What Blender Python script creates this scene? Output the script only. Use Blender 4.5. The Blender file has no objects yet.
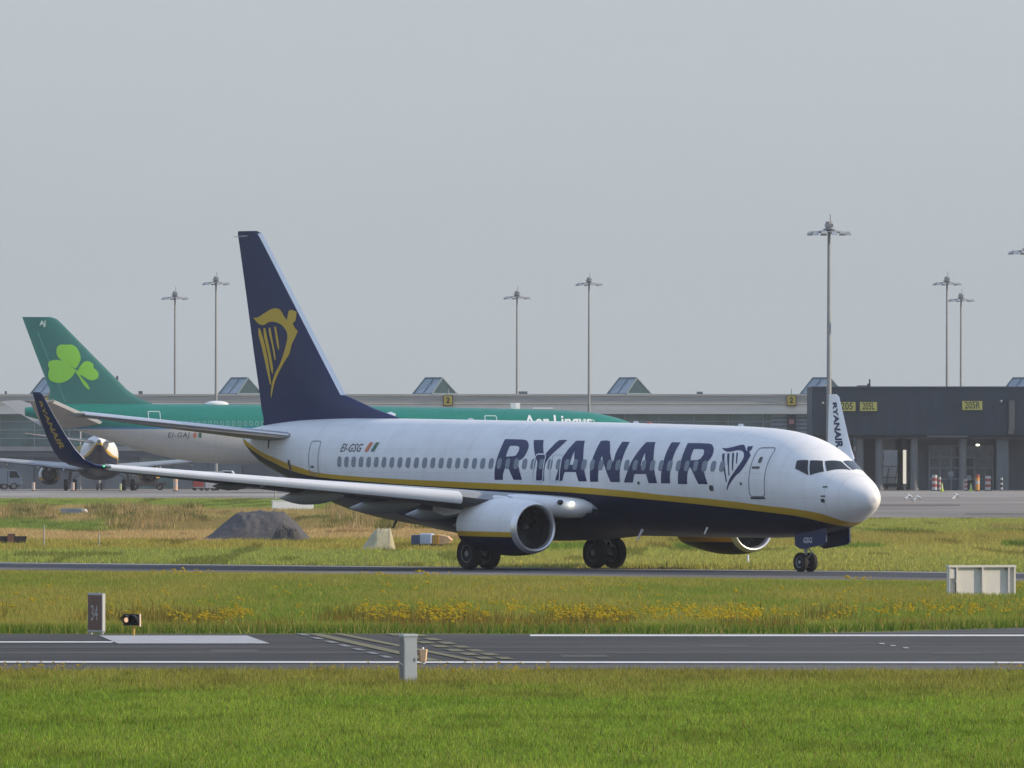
import bpy, bmesh, math, random
import numpy as np
from mathutils import Vector, Matrix
from mathutils.geometry import delaunay_2d_cdt

random.seed(7)
rng = np.random.default_rng(11)
S = bpy.context.scene
COL = S.collection

# ------------------------------------------------------------------ camera
CAM_H = 4.5            # eye height above the airfield
FPX = 14100.0          # focal length in pixels of a 1024 px wide frame
HOR = 445.0            # image row of the horizon
cam_d = bpy.data.cameras.new('camera')
cam_d.sensor_width = 36.0
cam_d.lens = FPX / 1024.0 * 36.0
cam_d.shift_y = (HOR - 384.0) / 1024.0
cam_d.clip_start = 1.0
cam_d.clip_end = 20000.0
cam = bpy.data.objects.new('camera', cam_d)
cam.location = (0, 0, CAM_H)
cam.rotation_euler = (math.radians(90), 0, 0)
COL.objects.link(cam)
S.camera = cam

# ------------------------------------------------------------------ light
SUN_AZ = -4.0         # degrees from +X (right) towards +Y (away)
SUN_EL = 21.0
SKY_STRENGTH = 0.15
SUN_STRENGTH = 4.2
EXPOSURE = 0.10
w = bpy.data.worlds.new('World')
S.world = w
w.use_nodes = True
nt = w.node_tree
bg = nt.nodes['Background']
sky = nt.nodes.new('ShaderNodeTexSky')
sky.sky_type = 'NISHITA'
sky.sun_disc = False
sky.sun_elevation = math.radians(SUN_EL)
sky.sun_rotation = math.radians(90 - SUN_AZ)
sky.air_density = 1.0
sky.dust_density = 0.6
sky.ozone_density = 1.5
# a milky veil of high haze over the clear-sky model, thickest at the horizon
tcw = nt.nodes.new('ShaderNodeTexCoord')
sepw = nt.nodes.new('ShaderNodeSeparateXYZ')
nt.links.new(tcw.outputs['Generated'], sepw.inputs[0])
elev = nt.nodes.new('ShaderNodeMapRange')
elev.interpolation_type = 'SMOOTHSTEP'
elev.inputs['From Min'].default_value = 0.02
elev.inputs['From Max'].default_value = 0.55
nt.links.new(sepw.outputs['Z'], elev.inputs['Value'])
veil = nt.nodes.new('ShaderNodeMix')
veil.data_type = 'RGBA'
veil.inputs['A'].default_value = (2.80, 3.12, 3.44, 1)
veil.inputs['B'].default_value = (3.9, 4.8, 6.6, 1)
nt.links.new(elev.outputs['Result'], veil.inputs['Factor'])
cover = nt.nodes.new('ShaderNodeMapRange')
cover.inputs['From Min'].default_value = 0.0
cover.inputs['From Max'].default_value = 0.8
cover.inputs['To Min'].default_value = 0.94
cover.inputs['To Max'].default_value = 0.6
nt.links.new(sepw.outputs['Z'], cover.inputs['Value'])
mixw = nt.nodes.new('ShaderNodeMix')
mixw.data_type = 'RGBA'
nt.links.new(cover.outputs['Result'], mixw.inputs['Factor'])
nt.links.new(sky.outputs['Color'], mixw.inputs['A'])
cl = nt.nodes.new('ShaderNodeTexNoise')
cl.inputs['Scale'].default_value = 9.0
cl.inputs['Detail'].default_value = 5
cm = nt.nodes.new('ShaderNodeMapping')
cm.inputs['Scale'].default_value = (1, 1, 5)
nt.links.new(tcw.outputs['Generated'], cm.inputs[0])
nt.links.new(cm.outputs[0], cl.inputs['Vector'])
cr = nt.nodes.new('ShaderNodeMapRange')
cr.inputs['From Min'].default_value = .3
cr.inputs['From Max'].default_value = .7
cr.inputs['To Min'].default_value = .965
cr.inputs['To Max'].default_value = 1.035
nt.links.new(cl.outputs['Fac'], cr.inputs['Value'])
cv = nt.nodes.new('ShaderNodeMix')
cv.data_type = 'RGBA'
cv.blend_type = 'MULTIPLY'
cv.inputs['Factor'].default_value = 1
nt.links.new(veil.outputs['Result'], cv.inputs['A'])
nt.links.new(cr.outputs['Result'], cv.inputs['B'])
lo = nt.nodes.new('ShaderNodeMapRange')      # the haze bank thins quickly just above the horizon
lo.inputs['From Min'].default_value = 0.0
lo.inputs['From Max'].default_value = 0.034
lo.inputs['To Min'].default_value = 0.965
lo.inputs['To Max'].default_value = 1.075
nt.links.new(sepw.outputs['Z'], lo.inputs['Value'])
cl2 = nt.nodes.new('ShaderNodeMix')
cl2.data_type = 'RGBA'
cl2.blend_type = 'MULTIPLY'
cl2.inputs['Factor'].default_value = 1
nt.links.new(cv.outputs['Result'], cl2.inputs['A'])
nt.links.new(lo.outputs['Result'], cl2.inputs['B'])
nt.links.new(cl2.outputs['Result'], mixw.inputs['B'])
nt.links.new(mixw.outputs['Result'], bg.inputs['Color'])
bg.inputs['Strength'].default_value = SKY_STRENGTH

ca, sa = math.cos(math.radians(SUN_AZ)), math.sin(math.radians(SUN_AZ))
ce, se = math.cos(math.radians(SUN_EL)), math.sin(math.radians(SUN_EL))
sun_d = bpy.data.lights.new('sun', 'SUN')
sun_d.energy = SUN_STRENGTH
sun_d.angle = math.radians(0.6)
sun_d.color = (1.0, 0.82, 0.60)
sun = bpy.data.objects.new('sun', sun_d)
sun.rotation_euler = Vector((ca * ce, sa * ce, se)).to_track_quat('Z', 'Y').to_euler()
sun.location = (200, 0, 120)
COL.objects.link(sun)

S.view_settings.view_transform = 'Standard'
S.view_settings.look = 'None'
S.view_settings.gamma = 1.0
S.view_settings.exposure = EXPOSURE
S.view_settings.use_curve_mapping = False


# ------------------------------------------------------------------ helpers
def at(u, v):
    """point of the flat ground seen at image column u, row v"""
    Y = FPX * CAM_H / (v - HOR)
    return Vector(((u - 512.0) * Y / FPX, Y, 0.0))


def xat(u, Y):
    return (u - 512.0) * Y / FPX


def zat(v, Y):
    return CAM_H - (v - HOR) * Y / FPX


def tag(o, label=None, cat=None, group=None, kind=None):
    if label: o['label'] = label
    if cat: o['category'] = cat
    if group: o['group'] = group
    if kind: o['kind'] = kind
    return o


def thing(name, label, cat, loc=(0, 0, 0), rz=0.0, group=None):
    o = bpy.data.objects.new(name, None)
    o.empty_display_size = 0.3
    COL.objects.link(o)
    o.location = loc
    o.rotation_euler = (0, 0, rz)
    return tag(o, label, cat, group)


def kids(o):
    return [c for c in bpy.data.objects if c.parent == o]


def copy_tree(o, parent=None, skip=()):
    c = o.copy()
    COL.objects.link(c)
    c.parent = parent
    for ch in kids(o):
        if ch.name.split('.')[0] in skip:
            continue
        copy_tree(ch, c, skip)
    return c


class MB:
    """collects vertices and faces, links them as one mesh object"""
    def __init__(s):
        s.v, s.f, s.m = [], [], []
        s.mi = 0

    def add(s, vs, fs):
        b = len(s.v)
        s.v += [tuple(p) for p in vs]
        s.f += [tuple(b + i for i in f) for f in fs]
        s.m += [s.mi] * len(fs)
        return s

    def box(s, x0, x1, y0, y1, z0, z1):
        vs = [(x, y, z) for z in (z0, z1) for y in (y0, y1) for x in (x0, x1)]
        return s.add(vs, [(0, 2, 3, 1), (4, 5, 7, 6), (0, 1, 5, 4), (2, 6, 7, 3), (0, 4, 6, 2), (1, 3, 7, 5)])

    def frustum(s, c0, h0, c1, h1):
        vs = []
        for c, h in ((c0, h0), (c1, h1)):
            vs += [(c[0] + sx * h[0], c[1] + sy * h[1], c[2]) for sx, sy in ((-1, -1), (1, -1), (1, 1), (-1, 1))]
        return s.add(vs, [(3, 2, 1, 0), (4, 5, 6, 7), (0, 1, 5, 4), (1, 2, 6, 5), (2, 3, 7, 6), (3, 0, 4, 7)])

    def tube(s, pts, rad, n=10, caps=True):
        pts = [Vector(p) for p in pts]
        if not isinstance(rad, (list, tuple)): rad = [rad] * len(pts)
        vs, fs = [], []
        for i, p in enumerate(pts):
            d = (pts[min(i + 1, len(pts) - 1)] - pts[max(i - 1, 0)]).normalized()
            a = d.orthogonal().normalized() if abs(d.z) > .9 else d.cross(Vector((0, 0, 1))).normalized()
            b = d.cross(a)
            for k in range(n):
                t = 2 * math.pi * k / n
                vs.append(p + (a * math.cos(t) + b * math.sin(t)) * rad[i])
        for i in range(len(pts) - 1):
            for k in range(n):
                fs.append((i * n + k, i * n + (k + 1) % n, (i + 1) * n + (k + 1) % n, (i + 1) * n + k))
        if caps:
            fs.append(tuple(range(n))[::-1])
            fs.append(tuple(range((len(pts) - 1) * n, len(pts) * n)))
        return s.add(vs, fs)

    def rings(s, rings, closed=True, cap0=True, cap1=True):
        n = len(rings[0])
        vs = [p for r in rings for p in r]
        fs = []
        for i in range(len(rings) - 1):
            for k in range(n if closed else n - 1):
                fs.append((i * n + k, i * n + (k + 1) % n, (i + 1) * n + (k + 1) % n, (i + 1) * n + k))
        if cap0: fs.append(tuple(range(n))[::-1])
        if cap1: fs.append(tuple(range((len(rings) - 1) * n, len(rings) * n)))
        return s.add(vs, fs)

    def lathe(s, prof, axis='z', c=(0, 0, 0), n=24, sy=1.0):
        """prof: list of (along, radius)"""
        rr = []
        for t, r in prof:
            ring = []
            for k in range(n):
                a = 2 * math.pi * k / n
                p, q = r * math.cos(a), r * math.sin(a)
                if axis == 'z': ring.append((c[0] + p, c[1] + q, c[2] + t))
                elif axis == 'x': ring.append((c[0] + t, c[1] + p, c[2] + q * sy))
                else: ring.append((c[0] + p, c[1] + t, c[2] + q * sy))
            rr.append(ring)
        return s.rings(rr, True, prof[0][1] > 1e-6, prof[-1][1] > 1e-6)

    def ball(s, c, r, n=12, m=8):
        rx, ry, rz = r if isinstance(r, (tuple, list)) else (r, r, r)
        rr = []
        for i in range(m + 1):
            a = -math.pi / 2 + math.pi * i / m
            q = max(math.cos(a), 1e-3)
            rr.append([(c[0] + rx * q * math.cos(2 * math.pi * k / n), c[1] + ry * q * math.sin(2 * math.pi * k / n), c[2] + rz * math.sin(a)) for k in range(n)])
        return s.rings(rr)

    def prism(s, poly, y0, y1):
        """poly of (x, z), extruded along y"""
        n = len(poly)
        vs = [(x, y0, z) for x, z in poly] + [(x, y1, z) for x, z in poly]
        fs = [tuple(range(n)), tuple(range(2 * n - 1, n - 1, -1))]
        fs += [(i, i + n, (i + 1) % n + n, (i + 1) % n) for i in range(n)]
        return s.add(vs, fs)

    def build(s, name, mat, parent=None, smooth=False, angle=40, bevel=0.0):
        me = bpy.data.meshes.new(name)
        me.from_pydata(s.v, [], s.f)
        mats = mat if isinstance(mat, (list, tuple)) else [mat]
        for m in mats: me.materials.append(m)
        for p, mi in zip(me.polygons, s.m): p.material_index = mi
        bm = bmesh.new()
        bm.from_mesh(me)
        bmesh.ops.recalc_face_normals(bm, faces=bm.faces)
        if bevel > 0:
            es = [e for e in bm.edges if len(e.link_faces) == 2 and e.calc_face_angle(0) > 0.6]
            bmesh.ops.bevel(bm, geom=es, offset=bevel, segments=2, affect='EDGES', profile=.6)
        if smooth:
            lim = math.radians(angle)
            for f in bm.faces: f.smooth = True
            for e in bm.edges:
                e.smooth = not (len(e.link_faces) == 2 and e.calc_face_angle(0) > lim)
        bm.to_mesh(me)
        bm.free()
        o = bpy.data.objects.new(name, me)
        COL.objects.link(o)
        o.parent = parent
        return o


# ------------------------------------------------------------------ materials
MATS = {}


def mat(name, color, rough=.5, metal=0.0, spec=.5, var=0.0, scale=8.0, bump=0.0, coat=0.0, emit=None, es=0.0, color2=None, stretch=(1, 1, 1)):
    if name in MATS: return MATS[name]
    m = bpy.data.materials.new(name)
    m.use_nodes = True
    t = m.node_tree
    b = t.nodes['Principled BSDF']
    b.inputs['Base Color'].default_value = (*color, 1)
    b.inputs['Roughness'].default_value = rough
    b.inputs['Metallic'].default_value = metal
    b.inputs['Specular IOR Level'].default_value = spec
    b.inputs['Coat Weight'].default_value = coat
    if emit:
        b.inputs['Emission Color'].default_value = (*emit, 1)
        b.inputs['Emission Strength'].default_value = es
    if var > 0 or bump > 0 or color2:
        tc = t.nodes.new('ShaderNodeTexCoord')
        mp = t.nodes.new('ShaderNodeMapping')
        mp.inputs['Scale'].default_value = stretch
        t.links.new(tc.outputs['Object'], mp.inputs['Vector'])
        nz = t.nodes.new('ShaderNodeTexNoise')
        nz.inputs['Scale'].default_value = scale
        nz.inputs['Detail'].default_value = 6
        nz.inputs['Roughness'].default_value = .6
        t.links.new(mp.outputs['Vector'], nz.inputs['Vector'])
        mx = t.nodes.new('ShaderNodeMix')
        mx.data_type = 'RGBA'
        c2 = color2 or tuple(c * (1 - var) for c in color)
        mx.inputs['A'].default_value = (*c2, 1)
        mx.inputs['B'].default_value = (*(color if color2 else tuple(min(1, c * (1 + var * .6)) for c in color)), 1)
        rp = t.nodes.new('ShaderNodeMapRange')
        rp.inputs['From Min'].default_value = .3
        rp.inputs['From Max'].default_value = .7
        t.links.new(nz.outputs['Fac'], rp.inputs['Value'])
        t.links.new(rp.outputs['Result'], mx.inputs['Factor'])
        t.links.new(mx.outputs['Result'], b.inputs['Base Color'])
        if bump > 0:
            bp = t.nodes.new('ShaderNodeBump')
            bp.inputs['Strength'].default_value = bump
            bp.inputs['Distance'].default_value = .05
            t.links.new(nz.outputs['Fac'], bp.inputs['Height'])
            t.links.new(bp.outputs['Normal'], b.inputs['Normal'])
    MATS[name] = m
    return m


WHITE = (.78, .79, .80)
NAVY = (.004, .008, .034)
GOLD = (.56, .36, .030)


def livery(name, zt, zb, xs, zs, cols, rough=.38, coat=.0, panel=2.54):
    """paint split by two height curves along the length: above zt cols[0], between cols[1], below zb cols[2]
    zt, zb lists of (station, height) in metres; xs, zs the ranges used to normalise the curves"""
    m = bpy.data.materials.new(name)
    m.use_nodes = True
    t = m.node_tree
    b = t.nodes['Principled BSDF']
    b.inputs['Roughness'].default_value = rough
    b.inputs['Coat Weight'].default_value = coat
    b.inputs['Coat Roughness'].default_value = .12
    b.inputs['Specular IOR Level'].default_value = .13
    tc = t.nodes.new('ShaderNodeTexCoord')
    sp = t.nodes.new('ShaderNodeSeparateXYZ')
    t.links.new(tc.outputs['Object'], sp.inputs[0])
    st = t.nodes.new('ShaderNodeMath'); st.operation = 'MULTIPLY_ADD'     # station 0..1
    st.inputs[1].default_value = -1.0 / xs[1]
    st.inputs[2].default_value = xs[0] / xs[1]
    t.links.new(sp.outputs['X'], st.inputs[0])
    outs = []
    for pts in (zt, zb):
        c = t.nodes.new('ShaderNodeFloatCurve')
        cu = c.mapping.curves[0]
        while len(cu.points) > 2: cu.points.remove(cu.points[1])
        cu.points[0].location = (pts[0][0] / xs[1], pts[0][1] / zs)
        cu.points[1].location = (pts[-1][0] / xs[1], pts[-1][1] / zs)
        for p in pts[1:-1]: cu.points.new(p[0] / xs[1], p[1] / zs)
        for p in cu.points: p.handle_type = 'AUTO_CLAMPED'
        c.mapping.update()
        t.links.new(st.outputs[0], c.inputs['Value'])
        sc = t.nodes.new('ShaderNodeMath'); sc.operation = 'MULTIPLY'; sc.inputs[1].default_value = zs
        t.links.new(c.outputs[0], sc.inputs[0])
        g = t.nodes.new('ShaderNodeMath'); g.operation = 'GREATER_THAN'
        t.links.new(sp.outputs['Z'], g.inputs[0]); t.links.new(sc.outputs[0], g.inputs[1])
        outs.append(g)
    # gentle panel dirt
    nz = t.nodes.new('ShaderNodeTexNoise'); nz.inputs['Scale'].default_value = 1.1; nz.inputs['Detail'].default_value = 7
    mpn = t.nodes.new('ShaderNodeMapping'); mpn.inputs['Scale'].default_value = (.5, 1, 2.0)
    t.links.new(tc.outputs['Object'], mpn.inputs[0]); t.links.new(mpn.outputs[0], nz.inputs['Vector'])
    mr = t.nodes.new('ShaderNodeMapRange'); mr.inputs['From Min'].default_value = .3; mr.inputs['From Max'].default_value = .7
    mr.inputs['To Min'].default_value = .91; mr.inputs['To Max'].default_value = 1.0
    t.links.new(nz.outputs['Fac'], mr.inputs['Value'])
    a = t.nodes.new('ShaderNodeMix'); a.data_type = 'RGBA'
    a.inputs['A'].default_value = (*cols[2], 1); a.inputs['B'].default_value = (*cols[1], 1)
    t.links.new(outs[1].outputs[0], a.inputs['Factor'])
    d = t.nodes.new('ShaderNodeMix'); d.data_type = 'RGBA'
    d.inputs['B'].default_value = (*cols[0], 1)
    t.links.new(a.outputs['Result'], d.inputs['A']); t.links.new(outs[0].outputs[0], d.inputs['Factor'])
    mu = t.nodes.new('ShaderNodeMix'); mu.data_type = 'RGBA'; mu.blend_type = 'MULTIPLY'; mu.inputs['Factor'].default_value = 1
    pj = t.nodes.new('ShaderNodeMath'); pj.operation = 'FRACT'
    pd = t.nodes.new('ShaderNodeMath'); pd.operation = 'DIVIDE'; pd.inputs[1].default_value = panel
    pg = t.nodes.new('ShaderNodeMath'); pg.operation = 'LESS_THAN'; pg.inputs[1].default_value = .035 / panel
    t.links.new(sp.outputs['X'], pd.inputs[0]); t.links.new(pd.outputs[0], pj.inputs[0]); t.links.new(pj.outputs[0], pg.inputs[0])
    qj = t.nodes.new('ShaderNodeMath'); qj.operation = 'FRACT'
    qd = t.nodes.new('ShaderNodeMath'); qd.operation = 'DIVIDE'; qd.inputs[1].default_value = .87
    qg = t.nodes.new('ShaderNodeMath'); qg.operation = 'LESS_THAN'; qg.inputs[1].default_value = .022
    t.links.new(sp.outputs['Z'], qd.inputs[0]); t.links.new(qd.outputs[0], qj.inputs[0]); t.links.new(qj.outputs[0], qg.inputs[0])
    mxg = t.nodes.new('ShaderNodeMath'); mxg.operation = 'MAXIMUM'
    t.links.new(pg.outputs[0], mxg.inputs[0]); t.links.new(qg.outputs[0], mxg.inputs[1])
    sk = t.nodes.new('ShaderNodeTexNoise'); sk.inputs['Scale'].default_value = 2.2; sk.inputs['Detail'].default_value = 4
    skm = t.nodes.new('ShaderNodeMapping'); skm.inputs['Scale'].default_value = (1.3, .5, .16)
    t.links.new(tc.outputs['Object'], skm.inputs[0]); t.links.new(skm.outputs[0], sk.inputs['Vector'])
    skr = t.nodes.new('ShaderNodeMapRange'); skr.inputs['From Min'].default_value = .45; skr.inputs['From Max'].default_value = .75
    skr.inputs['To Min'].default_value = 1.0; skr.inputs['To Max'].default_value = .93
    t.links.new(sk.outputs['Fac'], skr.inputs['Value'])
    jm = t.nodes.new('ShaderNodeMath'); jm.operation = 'MULTIPLY_ADD'; jm.inputs[1].default_value = -.11; jm.inputs[2].default_value = 1.0
    t.links.new(mxg.outputs[0], jm.inputs[0])
    j2 = t.nodes.new('ShaderNodeMath'); j2.operation = 'MULTIPLY'
    t.links.new(jm.outputs[0], j2.inputs[0]); t.links.new(skr.outputs['Result'], j2.inputs[1])
    j3 = t.nodes.new('ShaderNodeMath'); j3.operation = 'MULTIPLY'
    t.links.new(j2.outputs[0], j3.inputs[0]); t.links.new(mr.outputs['Result'], j3.inputs[1])
    t.links.new(d.outputs['Result'], mu.inputs['A']); t.links.new(j3.outputs[0], mu.inputs['B'])
    t.links.new(mu.outputs['Result'], b.inputs['Base Color'])
    return m


# ------------------------------------------------------------------ flat shapes: polygons and lettering
def fill(polys):
    """even-odd fill of closed 2-D outlines -> (verts, faces)"""
    vs, es = [], []
    for p in polys:
        b = len(vs)
        vs += [Vector(q) for q in p]
        es += [(b + i, b + (i + 1) % len(p)) for i in range(len(p))]
    r = delaunay_2d_cdt(vs, es, [], 0, 1e-5)
    ov, of = r[0], r[2]
    out = []
    for f in of:
        c = sum((ov[i] for i in f), Vector((0, 0))) / len(f)
        ins = False
        for p in polys:
            n = len(p)
            for i in range(n):
                x0, y0 = p[i]; x1, y1 = p[(i + 1) % n]
                if (y0 > c.y) != (y1 > c.y) and c.x < (x1 - x0) * (c.y - y0) / (y1 - y0) + x0: ins = not ins
        if ins: out.append(tuple(f))
    return [(v.x, v.y) for v in ov], out


def text2d(s, size=1.0, bold=0.0, shear=0.0, space=1.0):
    cu = bpy.data.curves.new('lettering', 'FONT')
    cu.body = s
    cu.size = size
    cu.offset = bold
    cu.shear = shear
    cu.space_character = space
    cu.align_x = 'CENTER'
    cu.align_y = 'CENTER'
    cu.resolution_u = 3
    o = bpy.data.objects.new('lettering', cu)
    COL.objects.link(o)
    bpy.context.view_layer.update()
    dg = bpy.context.evaluated_depsgraph_get()
    me = bpy.data.meshes.new_from_object(o.evaluated_get(dg))
    vs = [(v.co.x, v.co.y) for v in me.vertices]
    fs = [tuple(p.vertices) for p in me.polygons]
    bpy.data.objects.remove(o)
    bpy.data.curves.remove(cu)
    bpy.data.meshes.remove(me)
    return vs, fs


def wrap(name, shape, fn, material, parent, cut=None):
    """lay a flat shape (verts, faces) on a surface through fn(u, v) -> point; cut = grid step"""
    vs, fs = shape
    bm = bmesh.new()
    bv = [bm.verts.new((p[0], p[1], 0)) for p in vs]
    for f in fs:
        try: bm.faces.new([bv[i] for i in f])
        except ValueError: pass
    if cut:
        xs = [p[0] for p in vs]; ys = [p[1] for p in vs]
        for ax, lo, hi, st in ((0, min(xs), max(xs), cut[0]), (1, min(ys), max(ys), cut[1])):
            k = math.ceil(lo / st)
            while k * st < hi:
                co = [0, 0, 0]; no = [0, 0, 0]
                co[ax] = k * st + 1.3e-5; no[ax] = 1
                bmesh.ops.bisect_plane(bm, geom=bm.verts[:] + bm.edges[:] + bm.faces[:], plane_co=co, plane_no=no, dist=1e-6)
                k += 1
    for v in bm.verts:
        v.co = fn(v.co.x, v.co.y)
    me = bpy.data.meshes.new(name)
    bmesh.ops.recalc_face_normals(bm, faces=bm.faces)
    bm.to_mesh(me)
    bm.free()
    me.materials.append(material)
    o = bpy.data.objects.new(name, me)
    COL.objects.link(o)
    o.parent = parent
    return o


def sign_text(s, size, bold, material, parent, origin, ux=(1, 0, 0), uz=(0, 0, 1), shear=0.0, name='lettering', space=1.0, sx=1.0):
    ux, uz, og = Vector(ux), Vector(uz), Vector(origin)
    return wrap(name, text2d(s, size, bold, shear, space), lambda a, b: og + ux * (a * sx) + uz * b, material, parent)


def pchip(pts):
    xs = np.array([p[0] for p in pts], float); ys = np.array([p[1] for p in pts], float)
    h = np.diff(xs); d = np.diff(ys) / h
    m = np.zeros_like(ys)
    for i in range(1, len(xs) - 1):
        if d[i - 1] * d[i] > 0:
            w1 = 2 * h[i] + h[i - 1]; w2 = h[i] + 2 * h[i - 1]
            m[i] = (w1 + w2) / (w1 / d[i - 1] + w2 / d[i])
    m[0] = d[0]; m[-1] = d[-1]

    def f(x):
        x = min(max(x, xs[0]), xs[-1])
        i = int(np.clip(np.searchsorted(xs, x) - 1, 0, len(xs) - 2))
        t = (x - xs[i]) / h[i]
        return float((1 + 2 * t) * (1 - t) ** 2 * ys[i] + t * (1 - t) ** 2 * h[i] * m[i] + t * t * (3 - 2 * t) * ys[i + 1] + t * t * (t - 1) * h[i] * m[i + 1])
    return f


def smooth_poly(p, n=3):
    """Catmull-Rom through a closed outline, keeping corners sharper than 55 degrees"""
    out = []
    N = len(p)
    P = [Vector(q) for q in p]
    def corner(i):
        a = (P[i] - P[i - 1]); b = (P[(i + 1) % N] - P[i])
        return a.length < 1e-6 or b.length < 1e-6 or a.angle(b) > math.radians(50)
    for i in range(N):
        p1, p2 = P[i], P[(i + 1) % N]
        p0 = p1 - (p2 - p1) if corner(i) else P[i - 1]
        p3 = p2 + (p2 - p1) if corner((i + 1) % N) else P[(i + 2) % N]
        for k in range(n):
            t = k / n
            q = .5 * ((2 * p1) + (p2 - p0) * t + (2 * p0 - 5 * p1 + 4 * p2 - p3) * t * t + (3 * p1 - p0 - 3 * p2 + p3) * t ** 3)
            out.append((q.x, q.y))
    return out
# outlines of the painted letters and emblems, (station aft of the nose, height) in metres
NAME_LETTERS = [
    [[(19.987, 4.711), (18.869, 4.694), (18.569, 4.631), (18.369, 4.504), (18.29, 4.363), (18.322, 4.15), (18.459, 3.995), (18.732, 3.91), (18.517, 3.613), (18.333, 3.24), (18.84, 3.239), (19.26, 3.782), (19.388, 3.64), (19.483, 3.442), (19.505, 3.238), (19.994, 3.237), (19.996, 3.583), (19.961, 4.036), (19.941, 4.376)], [(19.457, 4.467), (19.027, 4.467), (18.845, 4.405), (18.804, 4.292), (18.861, 4.15), (18.975, 4.099), (19.46, 4.079), (19.467, 4.263)]],
    [[(18.235, 4.679), (17.654, 4.679), (17.331, 4.292), (17.183, 4.123), (17.113, 4.208), (16.91, 4.448), (16.712, 4.673), (16.24, 4.673), (16.458, 4.405), (16.724, 4.18), (16.931, 3.926), (17.004, 3.7), (17.0, 3.206), (17.486, 3.205), (17.475, 3.558), (17.473, 3.869), (17.656, 4.038), (17.849, 4.264)]],
    [[(15.691, 4.653), (15.185, 4.653), (14.928, 4.265), (14.728, 3.843), (14.569, 3.506), (14.437, 3.192), (14.93, 3.19), (15.099, 3.528), (15.776, 3.527), (15.918, 3.208), (16.34, 3.207), (16.164, 3.616), (16.065, 3.983), (15.878, 4.349)], [(15.465, 4.293), (15.305, 3.955), (15.269, 3.792), (15.523, 3.78), (15.514, 4.011)]],
    [[(14.234, 4.644), (13.697, 4.636), (13.339, 4.237), (13.032, 3.873), (12.964, 3.957), (12.98, 4.237), (12.944, 4.616), (12.501, 4.608), (12.475, 4.238), (12.491, 3.873), (12.497, 3.621), (12.468, 3.173), (13.018, 3.172), (13.256, 3.508), (13.521, 3.844), (13.741, 4.125), (13.762, 3.872), (13.766, 3.563), (13.763, 3.179), (14.238, 3.178), (14.263, 3.563), (14.263, 3.844), (14.225, 4.237)]],
    [[(11.527, 4.602), (11.004, 4.602), (10.768, 4.238), (10.603, 3.903), (10.424, 3.513), (10.26, 3.136), (10.767, 3.135), (10.923, 3.461), (11.616, 3.46), (11.705, 3.152), (12.229, 3.16), (12.042, 3.538), (11.867, 3.958), (11.675, 4.322)], [(11.268, 4.233), (11.123, 3.959), (11.053, 3.749), (11.307, 3.749), (11.307, 3.987)]],
    [[(10.049, 4.596), (9.543, 4.588), (9.543, 4.211), (9.528, 3.849), (9.519, 3.514), (9.503, 3.132), (10.029, 3.131), (10.033, 3.513), (10.02, 3.876), (10.036, 4.267)]],
    [[(9.088, 4.568), (7.881, 4.551), (7.577, 4.476), (7.391, 4.351), (7.303, 4.184), (7.346, 4.018), (7.504, 3.865), (7.692, 3.761), (7.508, 3.489), (7.295, 3.109), (7.836, 3.108), (8.146, 3.488), (8.397, 3.724), (8.481, 3.571), (8.503, 3.376), (8.504, 3.106), (9.032, 3.111), (9.041, 3.515), (9.012, 3.877), (9.033, 4.295)], [(8.541, 4.356), (8.013, 4.345), (7.872, 4.267), (7.828, 4.128), (7.935, 4.003), (8.074, 3.967), (8.477, 3.955), (8.523, 4.156)]],
]
HARP = [[(6.961, 4.393), (6.69, 4.384), (6.348, 4.434), (6.074, 4.496), (5.875, 4.504), (5.711, 4.421), (5.535, 4.296), (5.48, 4.31), (5.557, 4.365), (5.587, 4.448), (5.345, 4.462), (5.292, 4.338), (5.354, 4.268), (5.175, 4.13), (5.254, 3.853), (5.45, 3.576), (5.681, 3.423), (5.887, 3.242), (6.069, 3.076), (6.19, 2.903), (6.223, 2.923), (6.158, 3.075), (6.021, 3.298), (5.831, 3.52), (5.667, 3.714), (5.535, 3.908), (5.495, 4.074), (5.602, 4.213), (5.796, 4.296), (6.061, 4.31), (6.329, 4.268), (6.546, 4.268), (6.754, 4.309)], [(6.765, 4.198), (6.645, 4.198), (6.535, 3.99), (6.334, 3.63), (6.209, 3.297), (6.175, 3.186), (6.233, 3.186), (6.361, 3.519), (6.556, 3.852), (6.702, 4.074)], [(6.491, 4.199), (6.369, 4.199), (6.219, 3.907), (6.041, 3.409), (6.1, 3.422), (6.2, 3.713), (6.367, 3.991)], [(6.232, 4.213), (6.121, 4.213), (5.994, 3.963), (5.882, 3.603), (5.936, 3.589), (6.036, 3.852), (6.146, 4.074)], [(6.002, 4.226), (5.918, 4.227), (5.807, 3.991), (5.762, 3.839), (5.803, 3.839), (5.905, 4.046)]]
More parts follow.
